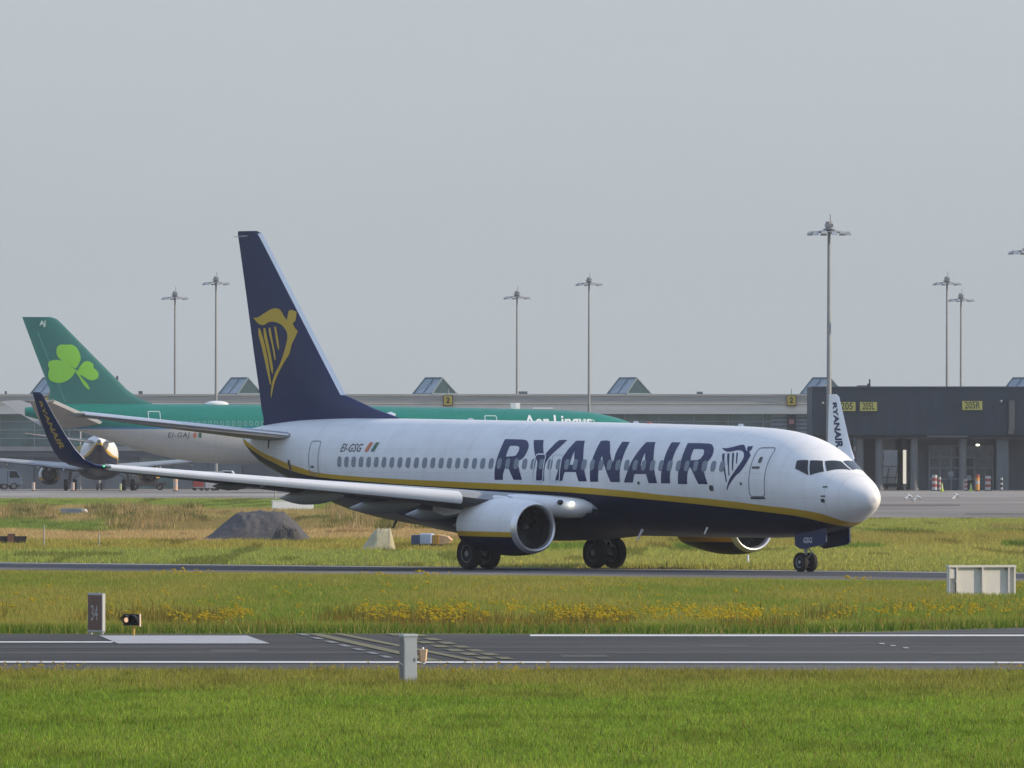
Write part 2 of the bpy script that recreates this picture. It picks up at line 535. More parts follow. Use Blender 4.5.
FIN_HARP = [[(37.585, 9.253), (37.258, 9.272), (36.791, 9.421), (36.325, 9.57), (35.906, 9.588), (35.674, 9.494), (35.488, 9.303), (35.302, 9.149), (35.256, 9.301), (35.209, 9.491), (35.024, 9.527), (34.746, 9.46), (34.746, 9.243), (34.792, 9.108), (34.931, 9.038), (34.792, 8.864), (34.607, 8.743), (34.699, 8.565), (34.977, 8.214), (35.116, 7.889), (35.488, 7.565), (35.906, 7.132), (36.185, 6.752), (36.39, 6.236), (36.418, 6.427), (36.325, 6.807), (36.092, 7.187), (35.767, 7.512), (35.488, 7.945), (35.302, 8.324), (35.256, 8.595), (35.395, 8.813), (35.72, 9.006), (36.139, 9.09), (36.511, 9.082), (36.884, 8.975), (37.258, 9.043)], [(37.239, 8.853), (37.118, 8.852), (36.884, 8.442), (36.605, 7.733), (36.39, 6.862), (36.39, 6.764), (36.493, 6.808), (36.744, 7.462), (37.024, 8.171), (37.239, 8.608)], [(36.884, 8.867), (36.744, 8.866), (36.605, 8.495), (36.372, 7.841), (36.232, 7.351), (36.278, 7.133), (36.418, 7.351), (36.605, 7.951), (36.838, 8.496)], [(36.511, 8.875), (36.39, 8.874), (36.278, 8.493), (36.092, 7.948), (36.046, 7.665), (36.157, 7.731), (36.278, 8.167), (36.493, 8.657)], [(36.139, 8.916), (36.018, 8.915), (35.906, 8.599), (35.804, 8.164), (35.822, 8.028), (35.934, 8.165), (36.046, 8.546)]]
# (distance forward of the fin tip, height)
SHAMROCK = [[(3.258, 13.56), (3.32, 13.99), (3.695, 14.236), (4.256, 14.199), (4.692, 14.236), (5.191, 13.928), (5.503, 13.314), (5.54, 12.762), (5.191, 12.086), (5.004, 11.988), (4.318, 12.393), (3.632, 12.823), (3.32, 13.192)], [(2.447, 12.332), (2.572, 12.639), (3.071, 12.786), (3.695, 12.725), (4.318, 12.393), (5.091, 11.841), (4.817, 11.288), (4.318, 10.858), (3.695, 10.612), (3.071, 10.674), (2.597, 10.919), (2.472, 11.472), (2.597, 11.902)], [(5.291, 11.779), (5.565, 12.27), (5.939, 12.639), (6.376, 12.639), (6.75, 12.393), (6.812, 12.025), (7.249, 11.595), (7.212, 11.104), (6.812, 10.858), (6.314, 10.919), (5.815, 11.226), (5.378, 11.472)], [(5.004, 11.902), (5.316, 11.718), (5.565, 11.226), (6.127, 10.612), (6.438, 10.06), (6.314, 9.974), (5.815, 10.428), (5.441, 11.104), (5.129, 11.533)]]

# ================================================================== AIRLINERS
def P(xa, r, z, x0=4.05):
    """station aft of the nose, starboard offset, height -> local point of an airliner (its nose along +X)"""
    return Vector((x0 - xa, -r, z))


class Hull:
    def __init__(s, T, B, W, x0, mid=.515):
        s.top, s.bot, s.hw = pchip(T), pchip(B), pchip(W)
        s.x0, s.mid, s.L = x0, mid, T[-1][0]

    def zc(s, x): return s.bot(x) + (s.top(x) - s.bot(x)) * s.mid

    def polar(s, x, a, off=0.0):
        c, wd = s.zc(x), s.hw(x)
        h = (s.top(x) - c) if math.sin(a) > 0 else (c - s.bot(x))
        n = Vector((0, -math.cos(a) / max(wd, .02), math.sin(a) / max(h, .02)))
        n.normalize()
        return P(x, wd * math.cos(a), c + h * math.sin(a), s.x0) + n * off

    def side(s, x, z, off=0.0, sgn=1):
        c = s.zc(x)
        h = (s.top(x) - c) if z > c else (c - s.bot(x))
        q = min(max((z - c) / h, -1), 1)
        a = math.asin(q)
        p = s.polar(x, a, off)
        if sgn < 0: p.y = -p.y
        return p

    def mesh(s, name, material, parent, n=72, xs=None):
        xs = xs or ([.004, .02, .05, .1, .17, .26, .4, .55, .72, .9, 1.1, 1.35, 1.6, 1.9, 2.2, 2.5, 2.8, 3.2, 3.6, 4.0, 4.5, 5, 5.5, 6, 7, 8] + [9 + i for i in range(15)] + [24 + .5 * i for i in range(int((s.L - 24) * 2))] + [s.L])
        m = MB()
        m.rings([[s.polar(x, 2 * math.pi * k / n) for k in range(n)] for x in xs])
        return m.build(name, material, parent, True, 60)


def airfoil(n=9):
    """unit airfoil loop (x 0..1 chord, y thickness for t/c = 1), upper LE->TE then lower TE->LE"""
    up = []
    for i in range(n + 1):
        x = (1 - math.cos(math.pi * i / n)) / 2
        y = 5 * (.2969 * math.sqrt(x) - .126 * x - .3516 * x * x + .2843 * x ** 3 - .1036 * x ** 4)
        up.append((x, max(y, .004 if i else 0)))
    return up + [(x, -y * .85) for x, y in up[-1:0:-1]]


def loft(m, secs, x0=4.05, sgn=1, a0=0.0, a1=1.0, lo=-1e9):
    """secs: (r, xLE, chord, z, t/c, tilt deg, incidence deg); tilt 0 = flat wing, 90 = upright"""
    af = airfoil()
    rings = []
    for r, xl, c, z, tc, tilt, inc in secs:
        ti = math.radians(tilt); ii = math.radians(inc)
        ring = []
        for x, y in af:
            y = y * tc
            xx = x * math.cos(ii) + y * math.sin(ii)
            yy = y * math.cos(ii) - x * math.sin(ii)
            p = P(xl + c * xx, (r - c * yy * math.sin(ti)) * sgn, z + c * yy * math.cos(ti), x0)
            ring.append(p)
        rings.append(ring)
    m.rings(rings)


def lerp(a, b, t): return tuple(p + (q - p) * t for p, q in zip(a, b))


T7 = [(0, 2.62), (.1, 2.84), (.4, 3.08), (.9, 3.38), (1.6, 3.72), (2.3, 4.12), (3.0, 4.50), (4.0, 4.83), (5.2, 5.03), (6.8, 5.14), (9, 5.2), (28, 5.47), (31, 5.5), (34, 5.44), (36.5, 5.27), (38.0, 5.08)]
B7 = [(0, 2.54), (.1, 2.34), (.4, 2.13), (.9, 1.88), (1.6, 1.62), (2.6, 1.4), (4.0, 1.26), (6, 1.2), (8, 1.2), (22, 1.36), (25, 1.44), (27.1, 1.57), (29.06, 1.77), (30.56, 2.0), (31.8, 2.24), (33.1, 2.6), (34.66, 3.08), (35.94, 3.5), (36.57, 3.7), (37.1, 3.88), (37.6, 4.17), (38.0, 4.45)]
W7 = [(0, .03), (.1, .25), (.4, .52), (.9, .87), (1.6, 1.21), (2.6, 1.52), (4.0, 1.75), (5.5, 1.86), (7, 1.88), (25.5, 1.88), (28, 1.8), (31, 1.52), (34, 1.07), (36.5, .58), (38, .22)]
ZT = [(0, 1.0), (.8, 1.50), (1.24, 1.80), (1.83, 2.08), (2.8, 2.23), (4.1, 2.34), (6.8, 2.55), (10.2, 2.73), (12, 2.85), (16, 3.02), (19.7, 3.1), (23.4, 3.19), (25.8, 3.25), (29.9, 3.39), (31.7, 3.49), (33.1, 3.68), (34.1, 3.83), (35.06, 4.01), (36.1, 4.21), (36.85, 4.40), (38, 4.75), (40, 5.3)]
ZB = [(0, .7), (.9, 1.2), (1.35, 1.5), (2.06, 1.80), (2.9, 1.98), (4.24, 2.11), (6.9, 2.31), (10.3, 2.52), (12, 2.61), (16, 2.8), (19.7, 2.88), (23.4, 2.98), (28.5, 3.17), (32.25, 3.36), (33.7, 3.52), (34.45, 3.64), (35.2, 3.81), (36.2, 4.02), (36.87, 4.22), (38, 4.55), (40, 5.0)]

M_HULL = livery('white_gold_navy_paint', ZT, ZB, (4.05, 40.0), 6.0, (WHITE, GOLD, NAVY))
M_NAC = livery('nacelle_paint', [(0, 1.16), (20, 1.42), (40, 1.42)], [(0, .98), (20, 1.24), (40, 1.24)], (4.05, 40.0), 6.0, (WHITE, GOLD, NAVY))
M_NAC_INNER = livery('nacelle_inner_paint', [(0, 1.26), (20, 1.32), (40, 1.32)], [(0, .93), (20, .99), (40, .99)], (4.05, 40.0), 6.0, (WHITE, (.62, .34, .03), NAVY))
M_WHITE = mat('white_paint', WHITE, .3, var=.05, scale=1.5, coat=.2)
M_NAVY = mat('navy_paint', (.006, .017, .088), .36, var=.10, scale=1.2, coat=.1, spec=.35)
M_LETTER = mat('navy_lettering', (.006, .015, .082), .38, spec=.35)
M_GOLD = mat('gold_paint', (.58, .385, .035), .35)
M_DIMGOLD = mat('dim_gold_lettering', (.36, .25, .08), .4)
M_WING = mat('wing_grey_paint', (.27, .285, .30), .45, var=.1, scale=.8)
M_WINGSHADE = mat('wing_shade_grey', (.09, .095, .11), .5, var=.1, scale=.8)  # wing grey darkened: shade under the wing put into the colour
M_SLAT = mat('bright_leading_edge', (.74, .75, .77), .32, .0, var=.06, scale=1.5)
M_LIP = mat('bare_metal_lip', (.72, .72, .73), .3, .75, var=.05, scale=3)
M_TYRE = mat('tyre_rubber', (.014, .014, .015), .85, var=.2, scale=6)
M_RIM = mat('wheel_rim_grey', (.36, .37, .39), .45)
M_STRUT = mat('strut_grey', (.45, .46, .48), .4)
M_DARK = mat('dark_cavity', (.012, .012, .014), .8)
M_FAN = mat('fan_titanium', (.06, .062, .068), .4, .6)
M_GLASS = mat('cockpit_glass', (.012, .015, .018), .08, spec=.6)
M_CABIN = mat('cabin_window_glass', (.15, .185, .235), .16, spec=.55)
M_LINE = mat('door_outline_grey', (.20, .215, .24), .5)
M_LINEW = mat('exit_outline_white', (.62, .66, .70), .4)
M_MARK = mat('dark_marking', (.05, .055, .065), .5)
M_FLAGO = mat('flag_orange', (.55, .13, .03), .4)
M_FLAGG = mat('flag_green', (.01, .12, .05), .4)
M_EXH = mat('exhaust_metal', (.12, .11, .10), .4, .8)
M_LAMP = mat('lit_landing_lamp', (.9, .9, .8), .3, emit=(1, .93, .7), es=6.0)


def rrect(x0, x1, z0, z1, rx, rz=None, n=5):
    rz = rz or rx
    o = []
    for cx, cz, a in ((x1 - rx, z1 - rz, 0), (x0 + rx, z1 - rz, 90), (x0 + rx, z0 + rz, 180), (x1 - rx, z0 + rz, 270)):
        for k in range(n + 1):
            t = math.radians(a + 90 * k / n)
            o.append((cx + rx * math.cos(t), cz + rz * math.sin(t)))
    return o


def inset_ring(x0, x1, z0, z1, r, t):
    return fill([rrect(x0, x1, z0, z1, r), rrect(x0 + t, x1 - t, z0 + t, z1 - t, max(r - t, .02))])


def wheel(parent, c, R, wid, axis='y'):
    """tyre as the part, its rim as a sub-part"""
    h = wid / 2
    t = MB().lathe([(-h * .55, R * .56), (-h * .9, R * .70), (-h, R * .84), (-h * .82, R * .95), (-h * .45, R), (h * .45, R), (h * .82, R * .95), (h, R * .84), (h * .9, R * .70), (h * .55, R * .56)], 'y', c, 36)
    o = t.build('wheel', M_TYRE, parent, True, 50)
    rm = MB().lathe([(-h * .62, .001), (-h * .62, R * .18), (-h * .45, R * .22), (-h * .4, R * .46), (-h * .66, R * .565), (h * .66, R * .565), (h * .4, R * .46), (h * .45, R * .22), (h * .62, R * .18), (h * .62, .001)], 'y', c, 24)
    rm.build('rim', M_RIM, o, True, 40)
    return o


def make_jet(name, label):
    hull = Hull(T7, B7, W7, 4.05)
    root = thing(name, label, 'airliner')
    f = hull.mesh('fuselage', M_HULL, root)
    # wing-to-body fairing under the belly
    m = MB()
    rr = []
    for i, x in enumerate([12.6, 13.4, 14.5, 16, 18, 20, 22, 23.5, 25, 26.2]):
        e = math.sin(math.pi * (i + .25) / 9.5) ** .6
        rr.append([P(x, (1.55 + .55 * e) * math.cos(a), 2.05 + (.25 + .78 * e) * math.sin(a)) for a in [math.pi + math.pi * k / 20 for k in range(21)]])
    m.rings(rr, False, False, False)
    m.build('belly_fairing', M_HULL, root, True, 60)
    # cabin windows, starboard
    for k in range(47):
        x = 6.55 + .508 * k
        zc_ = 3.745 + (x - 7) * .0062
        o = wrap('cabin_window', fill([rrect(x - .135, x + .135, zc_ - .19, zc_ + .19, .105, .11)]), lambda a, b: hull.side(a, b, .014), M_CABIN, root, (.14, .1))
    # doors
    for (x0, x1, z0, z1) in ((4.14, 4.98, 2.66, 4.42),):
        d = wrap('door', inset_ring(x0, x1, z0, z1, .16, .035), lambda a, b: hull.side(a, b, .010), M_LINE, root, (.2, .1))
        wrap('door_sill', fill([rrect(x0 + .03, x1 - .03, z0 - .07, z0 - .005, .02)]), lambda a, b: hull.side(a, b, .016), M_MARK, d, (.2, .1))
        wrap('door_window', fill([rrect(4.5, 4.66, 3.86, 4.08, .07)]), lambda a, b: hull.side(a, b, .012), M_MARK, d, (.1, .1))
        wrap('handle', fill([rrect(4.5, 4.88, 3.66, 3.74, .03)]), lambda a, b: hull.side(a, b, .012), M_MARK, d, (.1, .1))
    d = wrap('door', inset_ring(31.5, 32.25, 3.42, 4.66, .13, .035), lambda a, b: hull.side(a, b, .010), M_LINE, root, (.2, .1))
    wrap('handle', fill([rrect(31.85, 32.1, 3.66, 3.73, .03)]), lambda a, b: hull.side(a, b, .012), M_MARK, d, (.1, .1))
    for x in (17.36, 16.36):
        wrap('emergency_exit', inset_ring(x - .33, x + .33, 3.17, 4.19, .15, .05), lambda a, b: hull.side(a, b, .020), M_LINEW, root, (.2, .1))
    # small dark ports and drain marks
    for x, z, sx, sz in ((7.10, 2.97, .12, .2), (5.39, 3.13, .05, .09), (1.50, 3.02, .09, .05), (1.52, 2.70, .10, .04), (1.54, 2.54, .075, .13), (11.36, 3.14, .07, .11), (33.9, 3.72, .09, .45), (35.6, 4.62, .06, .5), (36.6, 4.86, .12, .12)):
        wrap('sensor_port', fill([rrect(x - sx, x + sx, z - sz / 2, z + sz / 2, sx * .5, min(sx * .5, sz * .3))]), lambda a, b: hull.side(a, b, .013), M_MARK, root, (.1, .1))
    # cockpit windows
    def ang(x, r, z):
        c = hull.zc(x); h = (hull.top(x) - c) if z > c else (c - hull.bot(x))
        return math.atan2((z - c) / h, r / hull.hw(x))
    panes = [[(2.16, 3.945, .60), (1.94, 3.945, .04), (1.37, 3.58, .04), (1.77, 3.555, .80)],
             [(2.545, 3.955, .96), (2.215, 3.95, .655), (1.84, 3.55, .875), (2.20, 3.42, 1.22)],
             [(2.965, 3.945, 1.22), (2.60, 3.96, .99), (2.26, 3.43, 1.25), (2.86, 3.66, 1.38)]]
    for sgn in (1, -1):
        for q in panes:
            pts = [(x, ang(x, r, z)) for x, z, r in q]
            pts = [tuple(Vector(pts[i]).lerp(Vector(pts[(i + 1) % 4]), t)) for i in range(4) for t in (0, .25, .5, .75)]
            def fn(a, b, s=sgn):
                p = hull.polar(a, b, .012)
                if s < 0: p.y = -p.y
                return p
            wrap('cockpit_window', fill([pts]), fn, M_GLASS, root, (.1, .08))
    # radome seam
    m = MB(); m.rings([[hull.polar(xx, 2 * math.pi * k / 48, .006) for k in range(48)] for xx in (.98, 1.0)], True, False, False)
    m.build('radome_seam', mat('seam_grey', (.64, .65, .67), .5), root)
    # name, emblem, registration and flag on the side
    for L in NAME_LETTERS:
        wrap('airline_name', fill([smooth_poly(p, 2) for p in L]), lambda a, b: hull.side(a, b, .008), M_LETTER, root, (.4, .1))
    emb = wrap('harp_emblem', fill([smooth_poly(HARP[0], 3)] + [smooth_poly(p, 2) for p in HARP[1:]]), lambda a, b: hull.side(a, b, .0095), M_LETTER, root, (.3, .1))
    vs, fs = text2d('EI-GSG', .42, .003, .3, 1.12)
    wrap('registration', ([(29.28 - x * 1.02, 4.38 + y) for x, y in vs], fs), lambda a, b: hull.side(a, b, .016), M_MARK, root, (.3, .1))
    fl = wrap('flag', fill([[(27.66, 4.26), (27.88, 4.26), (27.74, 4.59), (27.52, 4.59)]]), lambda a, b: hull.side(a, b, .018), M_FLAGG, root, (.2, .1))
    wrap('flag_stripe', fill([[(28.06, 4.26), (28.28, 4.26), (28.14, 4.59), (27.92, 4.59)]]), lambda a, b: hull.side(a, b, .018), M_FLAGO, fl, (.2, .1))
    # fin
    finz = [(5.0, 26.6, 37.0), (5.50, 28.35, 36.97), (5.85, 29.95, 37.1), (6.35, 31.8, 37.2), (8.0, 33.25, 37.6), (10.0, 35.0, 38.05), (12.0, 36.75, 38.52), (12.40, 37.12, 38.62), (12.5, 37.4, 38.60)]
    def fth(x, z):
        z = max(z, finz[0][0])
        for a, b in zip(finz, finz[1:]):
            if z <= b[0]: break
        t = min((z - a[0]) / (b[0] - a[0]), 1)
        le, te = a[1] + (b[1] - a[1]) * t, a[2] + (b[2] - a[2]) * t
        c = te - le
        q = min(max((x - le) / c, 0), 1)
        tt = 5 * (.2969 * math.sqrt(q) - .126 * q - .3516 * q * q + .2843 * q ** 3 - .1036 * q ** 4)
        th = .42 * (1 - (z - 5) / 7.6) + .16
        return max(tt * th * .75, .012)
    m = MB()
    rings = []
    for z, le, te in finz:
        qs = [(1 - math.cos(math.pi * i / 12)) / 2 for i in range(13)]
        up = [P(le + (te - le) * q, fth(le + (te - le) * q, z), z) for q in qs]
        dn = [Vector((p.x, -p.y, p.z)) for p in up[-2:0:-1]]
        rings.append(up + dn)
    m.rings(rings)
    fin = m.build('tail_fin', M_NAVY, root, True, 50)
    # bright metal strip on the fin's leading edge
    m = MB(); rr = []
    for z, le, te in finz[3:8]:
        o = .055
        rr.append([P(le + .17, fth(le + .17, z) + .004, z), P(le + .06, fth(le + .06, z) + .008, z), P(le - .03, 0, z), P(le + .06, -fth(le + .06, z) - .008, z), P(le + .17, -fth(le + .17, z) - .004, z)])
    m.rings(rr, False, False, False)
    m.build('leading_edge', M_LIP, fin, True, 80)
    wrap('fin_emblem', fill([smooth_poly(FIN_HARP[0], 3)] + [smooth_poly(p, 2) for p in FIN_HARP[1:]]), lambda a, b: P(a, fth(a, b) + .012, b), M_GOLD, fin, (.3, .3))
    MB().tube([P(37.7, .03, 12.32), P(38.85, .03, 12.30)], [.03, .012], 6).build('aerial', M_STRUT, fin)
    # tail cone outlet
    MB().lathe([(0, .13), (-.12, .17), (-.12, .14), (.02, .10)], 'x', P(38.0, 0, 4.82), 16).build('tail_cone_outlet', M_EXH, root, True)
    # wings
    LE = lambda r: 14.3 + (r - 1.88) * (1.85 / 4.32) if r < 6.2 else 16.15 + (r - 6.2) * .632
    ZW = lambda r: 2.22 + (r - 1.88) * (.38 / 4.32) if r < 6.2 else 2.60 + (r - 6.2) * (1.08 / 10.7)
    TE = lambda r: 22.1 if r < 5.6 else 22.1 + (r - 5.6) * (2.2 / 11.5)
    rs = [1.0, 1.88, 3.0, 4.2, 5.0, 6.2, 8.5, 11, 13.5, 15.5, 16.9, 17.1]
    for sgn in (1, -1):
        m = MB()
        loft(m, [(r, LE(r), (TE(r) - LE(r)) * .80, ZW(r) + (.05 if r > 6 else 0), (.12 if r < 6 else .105 - (r - 6) * .003) / .8, 0, 1.2 - r * .13) for r in rs], sgn=sgn)
        wing = m.build('wing', [M_WING, M_WINGSHADE], root, True, 50)
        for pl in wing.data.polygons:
            if pl.normal.z < -.02: pl.material_index = 1  # downward faces get the darker grey, painting in the underside shade
        # slats: outboard bright band, drooped a little forward of the box
        m = MB(); rr = []
        for r in [6.2, 8.5, 11, 13.5, 15.5, 16.85]:
            h = .225 - (r - 6.2) * .0103
            x, z = LE(r), ZW(r)
            ring = []
            for dx, dz in ((.42, 1.0), (.26, .97), (.12, .80), (.03, .45), (-.02, .12), (-.035, -.25), (-.02, -.62), (.02, -.95), (.07, -1.05), (.30, -.80), (.36, .2)):
                ring.append(P(x + dx, r * sgn, z + .03 + h * 1.02 * dz))
            rr.append(ring)
        m.rings(rr)
        m.build('slat', M_SLAT, wing, True, 24)
        # inboard leading-edge glove with its lamp
        m = MB(); rr = []
        for r, x, h, zz in ((1.5, 14.32, .20, 2.22), (1.88, 14.25, .34, 2.22), (2.4, 14.35, .37, 2.24), (3.2, 14.75, .36, 2.33), (4.0, 15.2, .30, 2.44), (4.5, 15.5, .22, 2.50)):
            rr.append([P(x + .55 + .55 * math.cos(math.pi * (.5 + k / 14)), r * sgn, zz + h * math.sin(math.pi * (.5 + k / 14))) for k in range(15)] + [P(x + 1.6, r * sgn, zz - h * .7), P(x + 1.6, r * sgn, zz + h * .85)])
        m.rings(rr)
        gl = m.build('wing_root_glove', M_WHITE if sgn > 0 else M_SLAT, wing, True, 50)
        MB().ball(P(14.33, 2.62 * sgn, 2.40), (.05, .10, .07), 14, 8).build('landing_light', M_LAMP, wing, True)
        MB().ball(P(14.48, 3.05 * sgn, 2.44), (.10, .13, .10), 14, 8).build('lamp_cover', M_GLASS, wing, True)
        # trailing-edge flaps, set a few degrees down
        for a, b, nm in ((2.0, 5.5, 'flap'), (5.6, 10.6, 'flap'), (10.8, 16.6, 'aileron')):
            dr = 2.0 if nm == 'flap' else 0.0
            m = MB()
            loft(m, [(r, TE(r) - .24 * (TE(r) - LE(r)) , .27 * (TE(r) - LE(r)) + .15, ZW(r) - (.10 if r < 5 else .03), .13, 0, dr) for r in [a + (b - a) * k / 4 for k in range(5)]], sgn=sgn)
            m.build(nm, M_WINGSHADE, wing, True, 50)
        # flap track fairings
        for r, xt, zt_, ln, rd in ((3.5, 23.3, 1.86, 4.2, .34), (6.0, 23.3, 2.12, 4.4, .36), (9.1, 23.35, 2.48, 4.0, .36), (12.0, 23.5, 2.92, 2.2, .16)):
            m = MB(); rr = []
            for i in range(11):
                t = i / 10
                x = xt - ln * (1 - t)
                q = max(math.sin(math.pi * min(t * .62 + .02, 1)) ** .7 * (1 - t ** 3.5), .02)
                zc_ = (ZW(r) - .30) * (1 - t) + zt_ * t + .10
                rr.append([P(x, (r + rd * q * .6 * math.cos(2 * math.pi * k / 14)) * sgn, zc_ + rd * q * math.sin(2 * math.pi * k / 14)) for k in range(14)])
            m.rings(rr)
            m.build('flap_track_fairing', M_WING if r < 12 else M_WINGSHADE, wing, True, 60)
        # upswept tip
        m = MB()
        ws = [(17.0, 22.95, 1.60, 3.69, .11, 8), (17.32, 23.22, 1.60, 3.78, .11, 35), (17.53, 23.58, 1.55, 3.98, .11, 58), (17.67, 23.95, 1.42, 4.34, .105, 72), (17.82, 24.36, 1.22, 4.86, .10, 77), (18.0, 24.86, .92, 5.6, .10, 78), (18.14, 25.30, .62, 6.30, .10, 78), (18.15, 25.48, .48, 6.40, .08, 78)]
        loft(m, [(r, x, c, z, tc, ti, 0) for r, x, c, z, tc, ti in ws], sgn=sgn)
        wl = m.build('winglet', [M_NAVY, M_WHITE, M_SLAT], wing, True, 50)
        for p in wl.data.polygons:
            out = p.normal.y * -sgn
            xs_ = abs(p.normal.x)
            p.material_index = 2 if (p.normal.x > .72) else (0 if out > -.05 - .3 * (p.center.z < 4.2) else 1)
        # name along the winglet, outer face starboard, inner face port
        def wsurf(s, q, side):
            """s 0..1 from tip to root, q 0..1 LE->TE"""
            zz = 6.2 + (4.35 - 6.2) * s
            for A, Bq in zip(ws, ws[1:]):
                if A[3] <= zz <= Bq[3]: break
            t = (zz - A[3]) / (Bq[3] - A[3])
            r, x, c, z, tc, ti = lerp(A, Bq, t)
            th = c * tc * 5 * (.2969 * math.sqrt(q) - .126 * q - .3516 * q * q + .2843 * q ** 3 - .1036 * q ** 4)
            tr = math.radians(ti)
            sg = .88 if side > 0 else -1.0
            e = (th * sg + .012 * side)
            return P(x + c * q, (r + e * math.sin(tr)) * sgn, z - e * math.cos(tr))
        side = 1 if sgn > 0 else -1
        vs, fs = text2d('RYANAIR', .30, .012, 0.0, 1.0)
        wd = max(v[0] for v in vs) - min(v[0] for v in vs)
        bold = .55 if side > 0 else .6
        wrap('winglet_name', ([(.05 + .93 * (x / wd + .5), .46 - y * (1.25 if side > 0 else 1.5)) for x, y in vs], fs), lambda a, b: wsurf(a, min(max(b, .05), .95), side), M_DIMGOLD if side > 0 else M_LETTER, wl, (.1, .1))
        MB().ball(P(22.95, 17.12 * sgn, 3.74), .035, 8, 6).build('navigation_light', mat('green_lamp' if sgn > 0 else 'red_lamp', (.05, .6, .2) if sgn > 0 else (.6, .05, .03), .3, emit=(.1, 1, .35) if sgn > 0 else (1, .1, .05), es=.9), wing, True)
        # engine
        ex, er, ez = 13.42, 4.93, 1.53
        fl_ = lambda a: 1.0 if math.sin(a) > 0 else 1.0 - .035 * abs(math.sin(a)) ** 2
        def ring(x, R, n=48, zo=0.0): return [P(x, (er + R * 1.02 * math.cos(2 * math.pi * k / n)) * sgn, ez + zo + R * fl_(2 * math.pi * k / n) * math.sin(2 * math.pi * k / n)) for k in range(n)]
        m = MB()
        m.rings([ring(ex + t, R, zo=zo) for t, R, zo in ((.22, .955, 0), (.5, 1.005, .0), (.9, 1.045, .01), (1.4, 1.065, .02), (1.9, 1.05, .03), (2.5, .99, .04), (3.1, .90, .06), (3.6, .80, .07), (3.75, .765, .07), (3.70, .70, .07), (3.3, .72, .07))], True, False, False)
        eng = m.build('engine', M_NAC if sgn > 0 else M_NAC_INNER, root, True, 60)
        m = MB()
        m.rings([ring(ex + t, R) for t, R in ((.22, .957), (.10, .925), (.03, .885), (.0, .85), (.02, .81), (.08, .785), (.2, .765))], True, False, False)
        m.build('intake_lip', M_LIP, eng, True, 80)
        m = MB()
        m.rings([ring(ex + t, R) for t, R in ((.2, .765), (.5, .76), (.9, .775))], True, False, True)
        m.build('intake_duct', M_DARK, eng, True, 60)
        m = MB()
        for k in range(24):
            a = 2 * math.pi * k / 24
            vs = []
            for rad, wda, tw in ((.2, .05, .10), (.45, .07, .07), (.755, .10, .035)):
                for sg in (-1, 1):
                    aa = a + sg * wda / rad * .9
                    vs.append(P(ex + .74 + sg * tw * sgn, (er + rad * math.cos(aa)) * sgn, ez + rad * math.sin(aa)))
            m.add(vs, [(0, 1, 3, 2), (2, 3, 5, 4)])
        m.build('fan', M_FAN, eng)
        MB().lathe([(.0, .001), (-.06, .09), (-.2, .18), (-.36, .24), (-.42, .24)], 'x', P(ex + .42, er * sgn, ez), 24).build('spinner', M_FAN, eng, True)
        MB().lathe([(0, .60), (-.5, .50), (-1.0, .40), (-1.02, .34), (-.6, .36)], 'x', P(ex + 3.3, er * sgn, ez + .07), 28).build('core_nozzle', M_EXH, eng, True)
        MB().lathe([(0, .24), (-.3, .20), (-.8, .02)], 'x', P(ex + 4.2, er * sgn, ez + .07), 18).build('exhaust_cone', M_EXH, eng, True)
        m = MB()
        for (xa_, z0, xb, z1, wd_) in ((14.6, 2.42, 18.6, 2.05, .17),):
            m.rings([[P(xx, (er + ww * s_) * sgn, zz) for s_, zz in ((-1, zb), (-1, zt_), (-.6, zt_ + .05), (.6, zt_ + .05), (1, zt_), (1, zb))] for xx, zb, zt_, ww in ((14.75, 2.3, 2.50, .06), (15.3, 2.3, 2.62, .16), (16.2, 2.2, 2.66, .19), (17.4, 2.1, 2.6, .18), (18.8, 1.95, 2.5, .10), (19.6, 2.1, 2.45, .03))])
        m.build('pylon', M_WHITE, eng, True, 50)
        # tiny cowl marks and a vent mast
        for dx, zz in ((1.35, 2.0), (1.75, 1.86)):
            MB().ball(P(ex + dx, (er + 1.0) * sgn, zz - .15), (.05, .02, .07), 8, 6).build('cowl_latch', M_MARK, eng)
        # tailplane
        m = MB()
        loft(m, [(r, 34.1 + (r - 1.0) * .70, 3.35 + (r - 1.0) * (1.15 - 3.35) / 6.2, 4.86 + (r - 1.0) * .125, .10, 0, 1.0) for r in (.3, 1.0, 2.5, 4.0, 5.5, 6.6, 7.1, 7.2)], sgn=sgn)
        tp = m.build('tailplane', mat('tailplane_grey', (.20, .19, .175), .5, var=.08, scale=1), root, True, 50)
        m = MB()
        rr = []
        for r in (.95, 4.0, 7.15):
            x = 34.1 + (r - 1.0) * .70; z = 4.86 + (r - 1.0) * .125
            rr.append([P(x + .30, r * sgn, z + .13), P(x + .02, r * sgn, z + .06), P(x - .03, r * sgn, z), P(x + .02, r * sgn, z - .05), P(x + .3, r * sgn, z - .11)])
        m.rings(rr, False, False, False)
        m.build('leading_edge', M_LIP, tp, True, 80)
        # main gear
        leg = MB()
        leg.tube([P(19.35, 2.75 * sgn, 2.1), P(19.62, 2.86 * sgn, .95)], .11, 14)
        leg.tube([P(19.62, 2.86 * sgn, 1.0), P(19.65, 2.86 * sgn, .56)], .075, 12)
        leg.tube([P(19.65, 2.42 * sgn, .56), P(19.65, 3.3 * sgn, .56)], .07, 12)
        leg.tube([P(19.5, 2.75 * sgn, 1.15), P(19.45, 1.5 * sgn, 1.75)], .05, 8)
        leg.tube([P(19.45, 2.86 * sgn, 1.15), P(19.2, 2.86 * sgn, .82), P(19.58, 2.86 * sgn, .58)], .04, 8)
        leg.tube([P(19.3, 2.8 * sgn, 1.25), P(18.3, 2.8 * sgn, 1.95)], .04, 8)
        lg = leg.build('main_gear', M_STRUT, root, True, 50)
